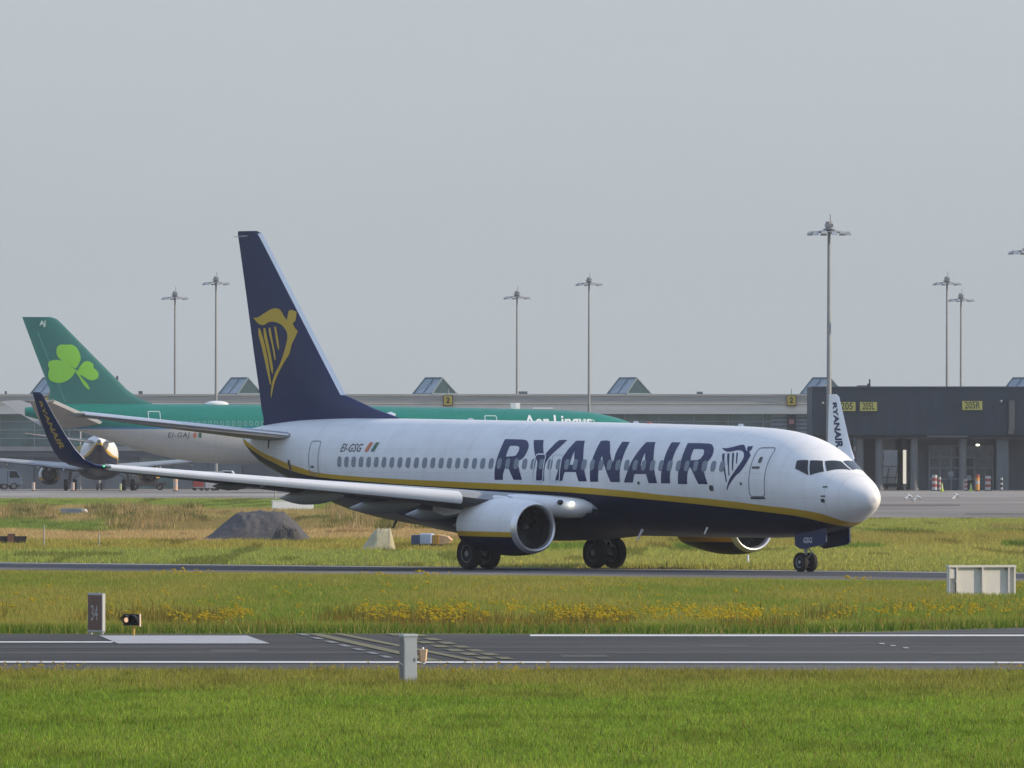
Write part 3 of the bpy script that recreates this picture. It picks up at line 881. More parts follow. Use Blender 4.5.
        for rr_ in (2.43, 3.29):
            wheel(lg, P(19.65, rr_ * sgn, .565), .565, .41)
        m = MB(); m.add([P(19.0, 3.02 * sgn, 1.05), P(20.1, 3.02 * sgn, 1.05), P(20.0, 3.12 * sgn, 2.0), P(18.9, 3.12 * sgn, 2.0), P(19.0, 3.06 * sgn, 1.05), P(20.1, 3.06 * sgn, 1.05), P(20.0, 3.16 * sgn, 2.0), P(18.9, 3.16 * sgn, 2.0)], [(0, 1, 2, 3), (7, 6, 5, 4), (0, 4, 5, 1), (1, 5, 6, 2), (2, 6, 7, 3), (3, 7, 4, 0)])
        m.build('gear_door', M_NAVY, lg)
    # nose gear
    leg = MB()
    leg.tube([P(3.85, 0, 1.7), P(4.05, 0, .75)], .085, 14)
    leg.tube([P(4.03, 0, .85), P(4.05, 0, .34)], .055, 12)
    leg.tube([P(4.05, -.30, .345), P(4.05, .30, .345)], .05, 10)
    leg.tube([P(3.98, 0, .95), P(3.68, 0, .68), P(4.02, 0, .42)], .035, 8)
    leg.tube([P(3.95, 0, 1.05), P(3.1, 0, 1.5)], .045, 8)
    leg.box(.0, .12, -.16, .16, .86, .96)
    ng = leg.build('nose_gear', M_STRUT, root, True, 50)
    for r in (.215, -.215): wheel(ng, P(4.05, r, .345), .345, .2)
    for sgn in (1, -1):
        r0, r1 = .50 * sgn, .56 * sgn
        m = MB()
        pr = [(3.98, 1.42), (3.93, .93), (3.62, .82), (3.0, .89), (2.3, .98), (2.16, 1.08), (2.18, 1.6), (3.0, 1.45)]
        n = len(pr)
        m.add([P(x, r0, z) for x, z in pr] + [P(x, r1, z) for x, z in pr], [tuple(range(n)), tuple(range(2 * n - 1, n - 1, -1))] + [(i, i + n, (i + 1) % n + n, (i + 1) % n) for i in range(n)])
        dr = m.build('gear_door', M_NAVY, ng)
        if sgn > 0:
            vs, fs = text2d('GSG', .27, .008, .12)
            wrap('door_code', ([(3.2 - x, 1.12 + y) for x, y in vs], fs), lambda a, b: P(a, .568, b), mat('pale_lettering', (.5, .52, .58), .5), dr)
    MB().ball(P(3.72, 0, 1.02), (.06, .10, .08), 10, 6).build('taxi_lamp', M_RIM, ng, True)
    # blade aerials, drain masts and lights
    for x, hgt, up in ((7.8, .10, 1), (14.0, .09, 1), (24.0, .08, 1)):
        z = hull.top(x) - .02
        m = MB(); m.rings([[P(x - c / 2 + c * q, th * s_, zz) for q, s_ in ((0, 0), (.4, 1), (1, 0), (.4, -1))] for c, th, zz, sh in ((.42, .035, z, 0), (.24, .015, z + hgt, .1))])
        m.build('blade_aerial', M_WHITE, root)
    for x, r, z0, ln in ((8.3, 1.0, 1.66, .34), (12.4, .9, 1.38, .30), (28.0, .35, 1.75, .3)):
        m = MB(); m.tube([P(x, r, z0 + .1), P(x + .18, r + .12, z0 - ln)], [.05, .03], 6)
        m.build('drain_mast', M_WHITE if x < 20 else M_DARK, root)
    MB().ball(P(13.2, 0, hull.top(13.2)), (.12, .08, .05), 10, 6).build('beacon', mat('red_beacon', (.4, .03, .02), .3), root, True)
    return root


# the airliner on the taxiway: nose to the right and towards the camera
K0 = FPX / 500.0
JX, JY, JTH = (805.5 - 512) / K0, 500.0, math.radians(53.3)
jet = make_jet('passenger_jet', 'white and navy jet with a gold harp on its fin, taxiing in front')
jet.location = (JX, JY, 0)
jet.rotation_euler = (0, 0, -JTH)

# ================================================================== THE AIRFIELD
def struct(name, mb, material, **k):
    return tag(mb.build(name, material, **k), kind='structure')


def poly_sheet(name, pts, z, material, kind='structure'):
    m = MB()
    m.add([(p[0], p[1], z) for p in pts], [tuple(range(len(pts)))])
    return tag(m.build(name, material), kind=kind)


def asphalt(name, c, seed=0.0, rough=.85):
    m = bpy.data.materials.new(name)
    m.use_nodes = True
    t = m.node_tree
    b = t.nodes['Principled BSDF']
    b.inputs['Roughness'].default_value = rough
    b.inputs['Specular IOR Level'].default_value = .12
    tc = t.nodes.new('ShaderNodeTexCoord')
    prev = None
    for sc, st, amt in ((.05, (1, .35, 1), .24), (.6, (.06, 1.2, 1), .22), (.25, (.8, .5, 1), .16), (9, (1, 1, 1), .18)):
        mp = t.nodes.new('ShaderNodeMapping'); mp.inputs['Scale'].default_value = st; mp.inputs['Location'].default_value = (seed, seed * 2, 0)
        nz = t.nodes.new('ShaderNodeTexNoise'); nz.inputs['Scale'].default_value = sc; nz.inputs['Detail'].default_value = 5
        t.links.new(tc.outputs['Object'], mp.inputs[0]); t.links.new(mp.outputs[0], nz.inputs['Vector'])
        mr = t.nodes.new('ShaderNodeMapRange'); mr.inputs['From Min'].default_value = .3; mr.inputs['From Max'].default_value = .7
        mr.inputs['To Min'].default_value = 1 - amt; mr.inputs['To Max'].default_value = 1 + amt
        t.links.new(nz.outputs['Fac'], mr.inputs['Value'])
        if prev is None: prev = mr
        else:
            mu = t.nodes.new('ShaderNodeMath'); mu.operation = 'MULTIPLY'
            t.links.new(prev.outputs[0], mu.inputs[0]); t.links.new(mr.outputs[0], mu.inputs[1]); prev = mu
    mx = t.nodes.new('ShaderNodeMix'); mx.data_type = 'RGBA'; mx.blend_type = 'MULTIPLY'; mx.inputs['Factor'].default_value = 1
    mx.inputs['A'].default_value = (*c, 1)
    t.links.new(prev.outputs[0], mx.inputs['B'])
    t.links.new(mx.outputs['Result'], b.inputs['Base Color'])
    return m


# soil and short turf under everything, out to the horizon
M_SOIL = mat('turf_soil', (.15, .17, .045), .95, color2=(.11, .11, .034), scale=.06, spec=.1, stretch=(1, .4, 1))
ground = MB()
ground.add([(-4000, -200, 0), (4000, -200, 0), (4000, 9000, 0), (-4000, 9000, 0)], [(0, 1, 2, 3)])
struct('ground', ground, M_SOIL)

# near runway with its edge lines
M_RWY = asphalt('runway_asphalt', (.062, .060, .056), 3)
M_SHO = asphalt('shoulder_asphalt', (.105, .103, .098), 8)
M_TWY = asphalt('taxiway_asphalt', (.066, .066, .072), 5)
M_TWS = asphalt('taxiway_shoulder', (.15, .14, .125), 6)
M_APR = asphalt('apron_concrete', (.235, .212, .185), 1)
M_APL = asphalt('apron_pale_concrete', (.29, .27, .24), 2)
M_PAINT = mat('white_road_paint', (.66, .66, .64), .7, var=.25, scale=3)
M_PAINTW = mat('worn_road_paint', (.40, .40, .41), .8, var=.35, scale=2.5)
M_YEL = mat('yellow_road_paint', (.16, .142, .066), .8, var=.35, scale=2)

yn, yf = at(0, 672).y, at(0, 634.0).y
poly_sheet('runway', [(-90, yn), (90, yn), (90, yf - 2), (-90, yf)], .004, M_RWY)
poly_sheet('runway_shoulder', [(-90, yn), (90, yn), (90, yn + 9), (-90, yn + 9)], .008, M_SHO)
# widening shoulder at the right end of the far edge
poly_sheet('runway_shoulder', [at(790, 634.4)[:2], at(1150, 634.4)[:2], at(1150, 622)[:2], at(1024, 628.2)[:2], at(900, 632.2)[:2]], .012, M_SHO)


def strip(name, p, q, wd, material, z=.016):
    """painted line from p to q, wd metres wide (measured along the ground in y)"""
    m = MB()
    m.add([(p.x, p.y - wd / 2, z), (q.x, q.y - wd / 2, z), (q.x, q.y + wd / 2, z), (p.x, p.y + wd / 2, z)], [(0, 1, 2, 3)])
    return tag(m.build(name, material), kind='structure')


strip('edge_line', at(-300, 662.4), at(1324, 663.4), 2.1, M_PAINT)
strip('edge_line', at(530, 636), at(1324, 636), 2.8, M_PAINT)
strip('edge_line', at(-300, 642.6), at(113, 642.6), 1.9, M_PAINT)
m = MB()
m.add([(*at(u, v)[:2], .018) for u, v in ((99, 636.2), (247, 636.2), (270, 644.2), (118, 644.2))], [(0, 1, 2, 3)])
tag(m.build('threshold_bar', M_PAINTW), kind='structure')


def slant(name, a, b, wpx, material, z=.020, dash=None):
    """diagonal painted line between two ground pixels, wpx columns wide"""
    m = MB()
    n = dash or 1
    for k in range(n):
        t0, t1 = k / n, (k + (.55 if dash else 1)) / n
        v0, v1 = a[1] + (b[1] - a[1]) * t0, a[1] + (b[1] - a[1]) * t1
        u0, u1 = a[0] + (b[0] - a[0]) * t0, a[0] + (b[0] - a[0]) * t1
        m.add([(*at(u0, v0)[:2], z), (*at(u0 + wpx, v0)[:2], z), (*at(u1 + wpx, v1)[:2], z), (*at(u1, v1)[:2], z)], [(0, 1, 2, 3)])
    return tag(m.build(name, material), kind='structure')


slant('holding_line', (306, 634.2), (428, 661.6), 14, M_YEL)
slant('holding_line', (332, 634.2), (470, 661.6), 11, M_YEL)
slant('holding_line', (385, 634.2), (488, 661.6), 14, M_YEL, dash=7)
slant('holding_line', (408, 635.0), (508, 661.6), 13, M_YEL, dash=7)
slant('lead_on_dashes', (296, 634.2), (392, 660.2), 8, mat('faded_road_paint', (.22, .22, .22), .85, var=.4, scale=2.5), dash=7)
m = MB()
for u, v in ((882, 644.4), (893, 646.4), (906, 648.6)):
    m.add([(*at(u - 3, v - .5)[:2], .02), (*at(u + 2, v - .5)[:2], .02), (*at(u + 3, v + .5)[:2], .02), (*at(u - 2, v + .5)[:2], .02)], [(0, 1, 2, 3)])
tag(m.build('pavement_marks', M_PAINTW), kind='structure')

M_RUB = mat('rubber_marks', (.040, .040, .041), .9, color2=(.060, .058, .056), scale=.7, stretch=(.03, 1, 1))
for v0, v1 in ((646.6, 647.9), (651.8, 653.4)):
    poly_sheet('tyre_marks', [(-90, at(0, v1).y), (90, at(0, v1 + .2).y), (90, at(0, v0 + .2).y), (-90, at(0, v0).y)], .008, M_RUB)
m = MB()
for u0, v0 in ((210, 650), (560, 655), (700, 645), (930, 652)):
    m.add([(*at(u0, v0)[:2], .0102), (*at(u0 + 46, v0)[:2], .0102), (*at(u0 + 50, v0 + 2.6)[:2], .0102), (*at(u0 + 2, v0 + 2.6)[:2], .0102)], [(0, 1, 2, 3)])
tag(m.build('asphalt_patches', mat('patch_asphalt', (.052, .050, .047), .9, var=.15, scale=2)), kind='structure')

# taxiway the airliner rolls along, parallel to its heading
A0, A1 = at(0, 562.6), at(945, 572.2)
slope = (A1.y - A0.y) / (A1.x - A0.x)
def tw(x, off): return (x, A0.y + off + (x - A0.x) * slope)
def band(name, o0, o1, z, material):
    return poly_sheet(name, [tw(-160, o0), tw(160, o0), tw(160, o1), tw(-160, o1)], z, material)
band('taxiway', -34.5, 0, .004, M_TWS)
band('taxiway', -21.5, -2.5, .008, M_TWY)
band('taxiway_line', -3.2, -1.0, .012, M_PAINTW)

# apron in front of the pier
def apron_y(x): return float(np.interp(x, [-17.7, 11.4], [1175, 857]))
poly_sheet('apron', [(-400, 1175), (-17.7, 1175), (11.4, 857), (400, 857), (400, 2200), (-400, 2200)], .004, M_APR)
poly_sheet('apron_band', [(-400, 1290), (400, 1160), (400, 1330), (-400, 1400)], .008, M_APL)
poly_sheet('apron_joint', [at(855, 504.4)[:2], at(960, 504.4)[:2], at(960, 506)[:2], at(850, 506.4)[:2]], .012, mat('dark_patch', (.10, .085, .07), .9, var=.2, scale=.3))
poly_sheet('apron_joint', [at(965, 513.2)[:2], at(1100, 513.2)[:2], at(1100, 515.4)[:2], at(965, 514.6)[:2]], .012, mat('dark_patch', (.10, .085, .07), .9))

# ------------------------------------------------------------------ grass
def vnoise(x, y, f, seed):
    """smooth value noise on arrays"""
    r = np.random.default_rng(seed)
    g = r.random((256, 256))
    x = x * f; y = y * f
    xi = np.floor(x).astype(int); yi = np.floor(y).astype(int)
    fx = x - xi; fy = y - yi
    fx = fx * fx * (3 - 2 * fx); fy = fy * fy * (3 - 2 * fy)
    a = g[xi % 256, yi % 256]; b = g[(xi + 1) % 256, yi % 256]; c = g[xi % 256, (yi + 1) % 256]; d = g[(xi + 1) % 256, (yi + 1) % 256]
    return (a * (1 - fx) + b * fx) * (1 - fy) + (c * (1 - fx) + d * fx) * fy


def leaf_material(name, trans=.35):
    m = bpy.data.materials.new(name)
    m.use_nodes = True
    t = m.node_tree
    t.nodes.clear()
    out = t.nodes.new('ShaderNodeOutputMaterial')
    at_ = t.nodes.new('ShaderNodeAttribute'); at_.attribute_name = 'tint'
    d = t.nodes.new('ShaderNodeBsdfDiffuse'); tr = t.nodes.new('ShaderNodeBsdfTranslucent')
    mx = t.nodes.new('ShaderNodeMixShader'); mx.inputs[0].default_value = trans
    t.links.new(at_.outputs['Color'], d.inputs['Color']); t.links.new(at_.outputs['Color'], tr.inputs['Color'])
    t.links.new(d.outputs[0], mx.inputs[1]); t.links.new(tr.outputs[0], mx.inputs[2]); t.links.new(mx.outputs[0], out.inputs[0])
    return m


M_BLADE = leaf_material('grass_blades')
M_FLOWER = leaf_material('flower_heads', .2)


def tri_mesh(name, V, T, colr, material):
    me = bpy.data.meshes.new(name)
    nv, ntri = len(V), len(T)
    me.vertices.add(nv); me.vertices.foreach_set('co', np.asarray(V, np.float32).ravel())
    me.loops.add(ntri * 3); me.loops.foreach_set('vertex_index', np.asarray(T, np.int32).ravel())
    me.polygons.add(ntri); me.polygons.foreach_set('loop_start', np.arange(0, ntri * 3, 3, dtype=np.int32))
    me.polygons.foreach_set('loop_total', np.full(ntri, 3, np.int32))
    at_ = me.attributes.new('tint', 'FLOAT_COLOR', 'POINT')
    c = np.ones((nv, 4), np.float32); c[:, :3] = colr
    at_.data.foreach_set('color', c.ravel())
    me.update(); me.validate()
    me.materials.append(material)
    o = bpy.data.objects.new(name, me)
    COL.objects.link(o)
    return o


def blades(name, x, y, h, wd, colr, lean=.35, z=0.0):
    n = len(x)
    az = rng.random(n) * math.pi
    la = rng.random(n) * 2 * math.pi
    ln = rng.normal(0, lean, n) * h
    V = np.zeros((n, 3, 3))
    dx, dy = np.cos(az) * wd / 2, np.sin(az) * wd / 2
    V[:, 0] = np.stack([x - dx, y - dy, np.full(n, z)], 1)
    V[:, 1] = np.stack([x + dx, y + dy, np.full(n, z)], 1)
    V[:, 2] = np.stack([x + ln * np.cos(la), y + ln * np.sin(la), z + h], 1)
    T = np.arange(n * 3).reshape(n, 3)
    return tag(tri_mesh(name, V.reshape(-1, 3), T, np.repeat(colr, 3, 0), M_BLADE), kind='stuff')


def scatter(n, y0, y1, margin=1.35):
    """points over the visible wedge, uniform per area"""
    y = np.sqrt(rng.random(n) * (y1 ** 2 - y0 ** 2) + y0 ** 2)
    x = (rng.random(n) * 2 - 1) * (512.0 / FPX * y * margin + 1.5)
    return x, y


def mixc(a, b, t):
    t = np.clip(t, 0, 1)[:, None]
    return np.array(a) * (1 - t) + np.array(b) * t


def jitter(c, amt=.22):
    n = len(c)
    return np.clip(c * (1 + rng.normal(0, amt, (n, 1))) * (1 + rng.normal(0, .06, (n, 3))), .004, .6)


LUSH, MID, OLIVE, STRAW, DRY = (.170, .285, .028), (.245, .34, .045), (.19, .19, .034), (.31, .26, .085), (.36, .25, .12)

# near lawn
x, y = scatter(560000, 184, yn + .5)
edge = yn - 1.2 + 2.0 * vnoise(x, y, .7, 3) - .6
k = y < edge
x, y = x[k], y[k]
pt = vnoise(x, y * .22, .35, 5) * .6 + vnoise(x, y * .22, 1.3, 6) * .4
c = mixc(LUSH, MID, pt * 1.7 - .35)
c = mixc(np.zeros(3), np.ones(3), np.ones(len(x))) * c
fr = np.clip((y - (yn - 30)) / 22 + .9 * (vnoise(x, y * .3, .5, 8) - .5), 0, 1)
c = c * (1 - fr[:, None] * .75) + np.array((.29, .25, .055)) * fr[:, None] * .75
tall = rng.random(len(x)) < (.04 + .10 * fr)
c = np.where((rng.random(len(x)) < .07 + .12 * fr)[:, None], np.array(STRAW), c)
h = .055 + .045 * rng.random(len(x)) + .05 * (pt - .5) + .04 * fr + tall * .09
dk = np.clip((vnoise(x, y * .22, 1.1, 21) * .6 + vnoise(x, y * .3, 3.1, 22) * .4 - .60) * 7, 0, 1)
c = c * (1 - .26 * dk[:, None]); h = h + dk * .03
blades('lawn_grass', x, y, np.maximum(h * .85, .03), .009 + .010 * rng.random(len(x)), jitter(c, .36), .7)

# middle strip between runway and taxiway
x, y = scatter(560000, yf - 8, 545, 1.3)
lim = A0.y - 34.5 + (x - A0.x) * slope + 2.5 * (vnoise(x, y, .4, 4) - .5)
sh = np.interp(x * FPX / y + 512, [-500, 790, 1024, 1300], [yf + .3, yf + .3, at(0, 628.2).y, at(0, 615).y])
k = (y < lim) & (y > sh)
x, y, lim, sh = x[k], y[k], lim[k], sh[k]
pt = vnoise(x, y * .12, .18, 15) * .6 + vnoise(x, y * .15, .7, 16) * .4
c = mixc((.185, .265, .036), (.33, .305, .065), pt * 1.9 - .45)
near = np.clip(1 - (y - sh) / 10.0, 0, 1)
c = c * (1 - near[:, None]) + np.array((.085, .155, .018)) * near[:, None]
far = np.clip(1 - (lim - y) / 22.0, 0, 1) * .7
c = c * (1 - far[:, None]) + np.array((.35, .32, .075)) * far[:, None]
c = np.where((rng.random(len(x)) < .12)[:, None], np.array((.38, .31, .10)), c)
h = .13 + .10 * rng.random(len(x)) + .10 * (pt - .5) + .10 * near
h = h * (1 - .6 * np.clip(1 - (lim - y) / 16.0, 0, 1))
blades('verge_grass', x, y, h * .85, .016 + .016 * rng.random(len(x)), jitter(c, .2), .6)

# far grass up to the apron, with dry bands and tussocks on the left
x, y = scatter(760000, 440, 1178, 1.25)
lim = A0.y + 1.0 + (x - A0.x) * slope + 2.0 * (vnoise(x, y, .3, 41) - .5)
ay = np.interp(x, [-17.7, 11.4], [1175, 857]) + 10 * (vnoise(x, y, .05, 44) - .5)
k = (y > lim) & (y < ay - 1)
x, y = x[k], y[k]
v = HOR + FPX * CAM_H / y
u = 512 + FPX * x / y
n1 = vnoise(x, y * .08, .10, 51); n2 = vnoise(x, y * .12, .35, 52); n3 = vnoise(x, y * .05, .8, 53)
left = np.clip((520 - u) / 60, 0, 1)
vv = v + (n1 - .5) * 5 + (n2 - .5) * 3
c = mixc((.19, .22, .05), (.26, .24, .06), n1 * 1.5 - .1)
h = .14 + .12 * rng.random(len(x))
def zone(lo, hi, colr, side, hgt, soft=1.2):
    global c, h
    wgt = np.clip((vv - lo) / soft, 0, 1) * np.clip((hi - vv) / soft, 0, 1) * side
    c = c * (1 - wgt[:, None]) + np.array(colr) * wgt[:, None]
    h = h * (1 - wgt) + hgt * wgt * (.6 + .8 * rng.random(len(x)))
one = np.ones(len(x))
zone(499, 509, (.155, .205, .042), left, .15)
zone(508.5, 522, (.27, .205, .085), left, .36)
zone(513, 523, (.12, .13, .035), left * (n2 > .55), .34)
zone(520.5, 531, (.125, .17, .038), left * np.clip((118 - u) / 30, 0, 1), .25)
zone(520.5, 532, (.21, .165, .065), left * np.clip((u - 105) / 20, 0, 1), .32)
zone(530, 542.5, (.36, .235, .105), left, .22)
zone(541, 551, (.23, .20, .045), left, .25)
zone(550, 566, (.195, .22, .05), left, .18)
right = 1 - left
zone(524, 531, (.20, .18, .055), right * (n1 > .35), .35)
zone(529, 534, (.10, .15, .025), right * (n2 > .5), .35)
zone(533, 548, (.225, .195, .05), right * (n1 > .2), .30)
zone(545, 551, (.10, .15, .024), right * (n2 > .62), .35)
c = np.where(((rng.random(len(x)) < .10))[:, None], c * 1.25, c)
c = np.where((n3 > .78)[:, None], c * .6, c)
c = np.clip(c * 1.6, 0, .6)
blades('field_grass', x, y, h * .7, .03 + .03 * rng.random(len(x)), jitter(c, .13), .6)

# tussocks: denser clumps of tall dry stems on low hummocks at the left
cx_, cy_ = [], []
for i in range(700):
    vv_ = random.choice([random.uniform(509, 520), random.uniform(509, 520), random.uniform(520, 531)])
    uu_ = random.uniform(-120, 440)
    if vv_ > 520 and uu_ < 115: continue
    if 195 < uu_ < 325 or 55 < uu_ < 92: continue
    p = at(uu_, vv_)
    cx_.append(p.x); cy_.append(p.y)
cx_, cy_ = np.array(cx_), np.array(cy_)
n = 60
x = np.repeat(cx_, n) + rng.normal(0, .32, len(cx_) * n); y = np.repeat(cy_, n) + rng.normal(0, .5, len(cx_) * n)
cc = np.array([random.choice([(.30, .22, .095), (.26, .20, .075), (.18, .16, .05), (.10, .11, .03), (.34, .25, .12)]) for _ in cx_])
hh = np.repeat(rng.uniform(.3, .8, len(cx_)), n) * (.5 + .6 * rng.random(len(x)))
blades('tussock_grass', x, y, hh, .05 + .04 * rng.random(len(x)), jitter(np.repeat(cc * 1.25, n, 0), .2), .35)

# yellow ragwort along the far edge of the runway and the taxiway edge
def flowers(name, X, Y, H, R):
    n = len(X)
    V, T, Cc = [], [], []
    stem = np.array((.10, .12, .03))
    k = 0
    Vs = np.zeros((n, 15, 3)); Cs = np.zeros((n, 15, 3))
    Ts = []
    base = np.stack([X, Y, np.zeros(n)], 1)
    for b in range(3):
        a = rng.random(n) * 6.28; q = R * (.3 + 1.1 * rng.random(n))
        ctr = base + np.stack([q * np.cos(a), q * np.sin(a), H * (.8 + .3 * rng.random(n))], 1)
        r = R * (.45 + .35 * rng.random(n))
        o = b * 5
        for j, (dx, dy, dz) in enumerate(((-1, 0, 0), (1, 0, 0), (0, 0, .8), (0, -1, .2), (0, 1, .2))):
            Vs[:, o + j] = ctr + np.stack([dx * r, dy * r, dz * r], 1)
            Cs[:, o + j] = np.array((.40, .315, .022)) * (.45 + .75 * rng.random((n, 1)))
        Ts += [(o, o + 1, o + 2), (o + 3, o + 4, o + 2), (o, o + 3, o + 2), (o + 1, o + 4, o + 2)]
    Ts = np.array(Ts)
    T = (np.arange(n)[:, None, None] * 15 + Ts[None]).reshape(-1, 3)
    return tag(tri_mesh(name, Vs.reshape(-1, 3), T, Cs.reshape(-1, 3), M_FLOWER), kind='stuff')


x, y = scatter(26000, yf, 425, 1.3)
u = 512 + FPX * x / y
sh = np.interp(u, [-500, 790, 1024, 1300], [yf, yf, at(0, 628.2).y, at(0, 615).y])
d = y - sh
den = np.exp(-((d - 14) / 13.0) ** 2) * np.clip((vnoise(x, y * .10, .55, 61) * .55 + vnoise(x, y * .2, 1.6, 62) * .45 - .40) * 3.2, 0, 1) * .58
den = den * np.clip((u - 100) / 90, .05, 1) * np.where(u > 860, .55, 1) + .006
k = (d > 2) & (rng.random(len(x)) < den)
x, y = x[k], y[k]
flowers('yellow_ragwort', x, y, .26 + .18 * rng.random(len(x)), .055 + .035 * rng.random(len(x)))
# rusty seed stems among them
x, y = scatter(60000, yf, 425, 1.3)
u = 512 + FPX * x / y
sh = np.interp(u, [-500, 790, 1024, 1300], [yf, yf, at(0, 628.2).y, at(0, 615).y])
d = y - sh
den = np.exp(-((d - 16) / 14.0) ** 2) * np.clip((vnoise(x, y * .10, .5, 71) - .35) * 3, 0, 1)
k = (d > 1.5) & (rng.random(len(x)) < den)
x, y = x[k], y[k]
blades('rusty_weeds', x, y, .26 + .2 * rng.random(len(x)), .03, jitter(mixc((.24, .15, .03), (.13, .13, .03), rng.random(len(x))), .2), .3)
x = np.repeat(rng.uniform(-28, 28, 9), 8)
x = x + rng.normal(0, .35, len(x))
y = A0.y - 45 + (x - A0.x) * slope - np.abs(rng.normal(0, 2.5, len(x)))
k = rng.random(len(x)) > .2
flowers('yellow_ragwort', x[k], y[k], .13 + .12 * rng.random(k.sum()), .07 + .04 * rng.random(k.sum()))
x, y = scatter(700, yn - 9, yn - 1, 1.3)
k = vnoise(x, y * .2, .6, 91) > .72
flowers('yellow_ragwort', x[k], y[k], .14 + .1 * rng.random(k.sum()), .03 + .015 * rng.random(k.sum()))

# ================================================================== TERMINAL
M_ROOFG = mat('fascia_grey', (.37, .365, .335), .6, var=.22, scale=1.2, stretch=(.15, 1, 4))
M_SOFF = mat('eaves_pale_grey', (.72, .70, .63), .6, var=.12, scale=.6, stretch=(.3, 1, 2))
M_TGLASS = mat('curtain_wall_glass', (.095, .17, .17), .1, spec=.8, var=.5, scale=.35, stretch=(1, 1, 1.6))
M_MULL = mat('mullion_grey', (.26, .30, .31), .5)
M_BAND = mat('band_concrete', (.31, .305, .29), .7, var=.15, scale=.5)
M_BANDD = mat('band_dark', (.10, .11, .125), .7, var=.15, scale=.6)
M_WALLG = mat('wall_grey', (.13, .15, .165), .7, var=.18, scale=.5)
M_SKYGL = mat('skylight_glass_sky_reflection', (.21, .27, .31), .2, spec=.6, var=.08, scale=.6)  # paler glass: sky reflection on the slopes painted into the colour
M_SKYGD = mat('skylight_teal_glass', (.025, .055, .065), .05, spec=.3, var=.15, scale=.8)
M_DKCLAD = mat('slate_cladding', (.014, .031, .052), .6, var=.16, scale=1.0, stretch=(3, 1, .12))
M_DKSOFF = mat('dark_soffit', (.03, .034, .04), .8)
M_COLUMN = mat('concrete_column', (.15, .16, .17), .7, var=.12, scale=1)
M_SIGNY = mat('sign_yellow', (.46, .45, .10), .5)
M_SIGNO = mat('sign_amber', (.46, .36, .06), .5)
M_SIGNT = mat('sign_dark_text', (.035, .04, .02), .5)
M_GALV = mat('galvanised_steel', (.25, .265, .27), .5, .2, var=.12, scale=2)
M_PIPE = mat('pipe_dark', (.09, .10, .11), .6)

YP = 1442.0
pier = thing('terminal_pier', 'long grey terminal pier with glass walls and roof skylights behind the jets', 'terminal', (0, YP, 0))
x0, x1 = -95.0, 75.0
def zz(v, Y=YP): return zat(v, Y)
MB().box(x0, x1, 0, 26, zz(394.0) - 1.0, zz(394.0)).build('roof', M_ROOFG, pier)
MB().box(x0, x1, -.9, -.05, zz(404.0), zz(394.0) - .12).build('fascia', M_ROOFG, pier)
m = MB(); m.rings([[(x, -.85, zz(404.2)), (x, -.80, zz(414)), (x, .3, zz(414)), (x, .3, zz(404.2))] for x in (x0, x1)]); m.build('eaves', M_SOFF, pier)
m = MB(); m.box(x0, x1, -1.0, -.92, zz(395.4), zz(394.8)); m.box(x0, x1, -1.0, -.92, zz(404), zz(403.4)); m.build('gutter', M_SOFF, pier)
MB().box(x0, x1, .6, 24, 0, zz(414)).build('core_wall', M_BANDD, pier)
MB().box(x0, x1, -.1, .55, zz(451), zz(446.5)).build('floor_band', M_BAND, pier)
MB().box(x0, x1, .05, .5, zz(457.5), zz(451.1)).build('floor_band', M_BANDD, pier)
bay = 3.55
i = 0
x = x0
while x < x1 - 1:
    wn = MB(); wn.box(x + .06, x + bay - .06, .25, .4, zz(446.4), zz(414.2))
    o = wn.build('window', M_TGLASS, pier)
    fr = MB(); fr.box(x - .05, x + .055, .12, .42, zz(446.4), zz(414.2))
    for vv_ in (421.5, 430, 438.5): fr.box(x + .06, x + bay - .06, .17, .24, zz(vv_) - .05, zz(vv_) + .05)
    fr.build('mullion', M_MULL, o)
    # lower storey: grey panels, doors and glass alternate
    lo = MB(); lo.box(x + .04, x + bay - .04, .3, .55, 0, zz(457.6))
    lo.build('wall_panel', [M_WALLG, M_TGLASS, M_WALLG, M_BANDD][(i * 7 + i // 3) % 4], pier)
    x += bay; i += 1
for u0 in (-164, 31, 219, 413, 607, 800, 1000):
    Ys = YP + 5
    X0 = xat(u0, Ys); k_ = Ys / FPX
    zb, zt_ = zz(394.0) + .002, zz(378.2, Ys)
    # hipped glass prism: ridge runs back and to the left, gable to the right front
    a = Vector((X0, 3.2, zb)); b = Vector((X0 + 19 * k_, 0, zb)); c = Vector((X0 + 44 * k_, 2.6, zb)); d = Vector((X0 + 25 * k_, 5.8, zb))
    r0 = Vector((X0 + 12.5 * k_, 3.6, zt_)); r1 = Vector((X0 + 29.5 * k_, 1.6, zt_))
    m = MB(); m.add([a, b, r1, r0], [(0, 1, 2, 3)]); m.mi = 1; m.add([b, c, r1], [(0, 1, 2)]); m.mi = 0; m.add([c, d, r0, r1], [(0, 1, 2, 3)]); m.mi = 1; m.add([d, a, r0], [(0, 1, 2)])
    s_ = m.build('skylight', [M_SKYGL, M_SKYGD], pier)
    m = MB()
    for p, q in ((a, r0), (b, r1), (c, r1), (r0, r1), (a, b), (b, c)): m.tube([p, q], .10, 5)
    m.tube([(a + b) / 2, (r0 + r1) / 2], .04, 5)
    m.build('skylight_frame', mat('skylight_frame_teal', (.12, .17, .19), .5), s_)
for u, v0, v1, wpx in ((116.5, 376, 394, 1.2), (523, 391.3, 394, 4.5), (140, 391, 394, 2), (5, 391, 394, 1), (700, 391.6, 394, 3)):
    MB().box(xat(u - wpx, YP), xat(u + wpx, YP), 2.0, 2.6, zz(394.0), zz(v0)).build('roof_vent', M_PIPE if wpx < 3 else M_WALLG, pier)
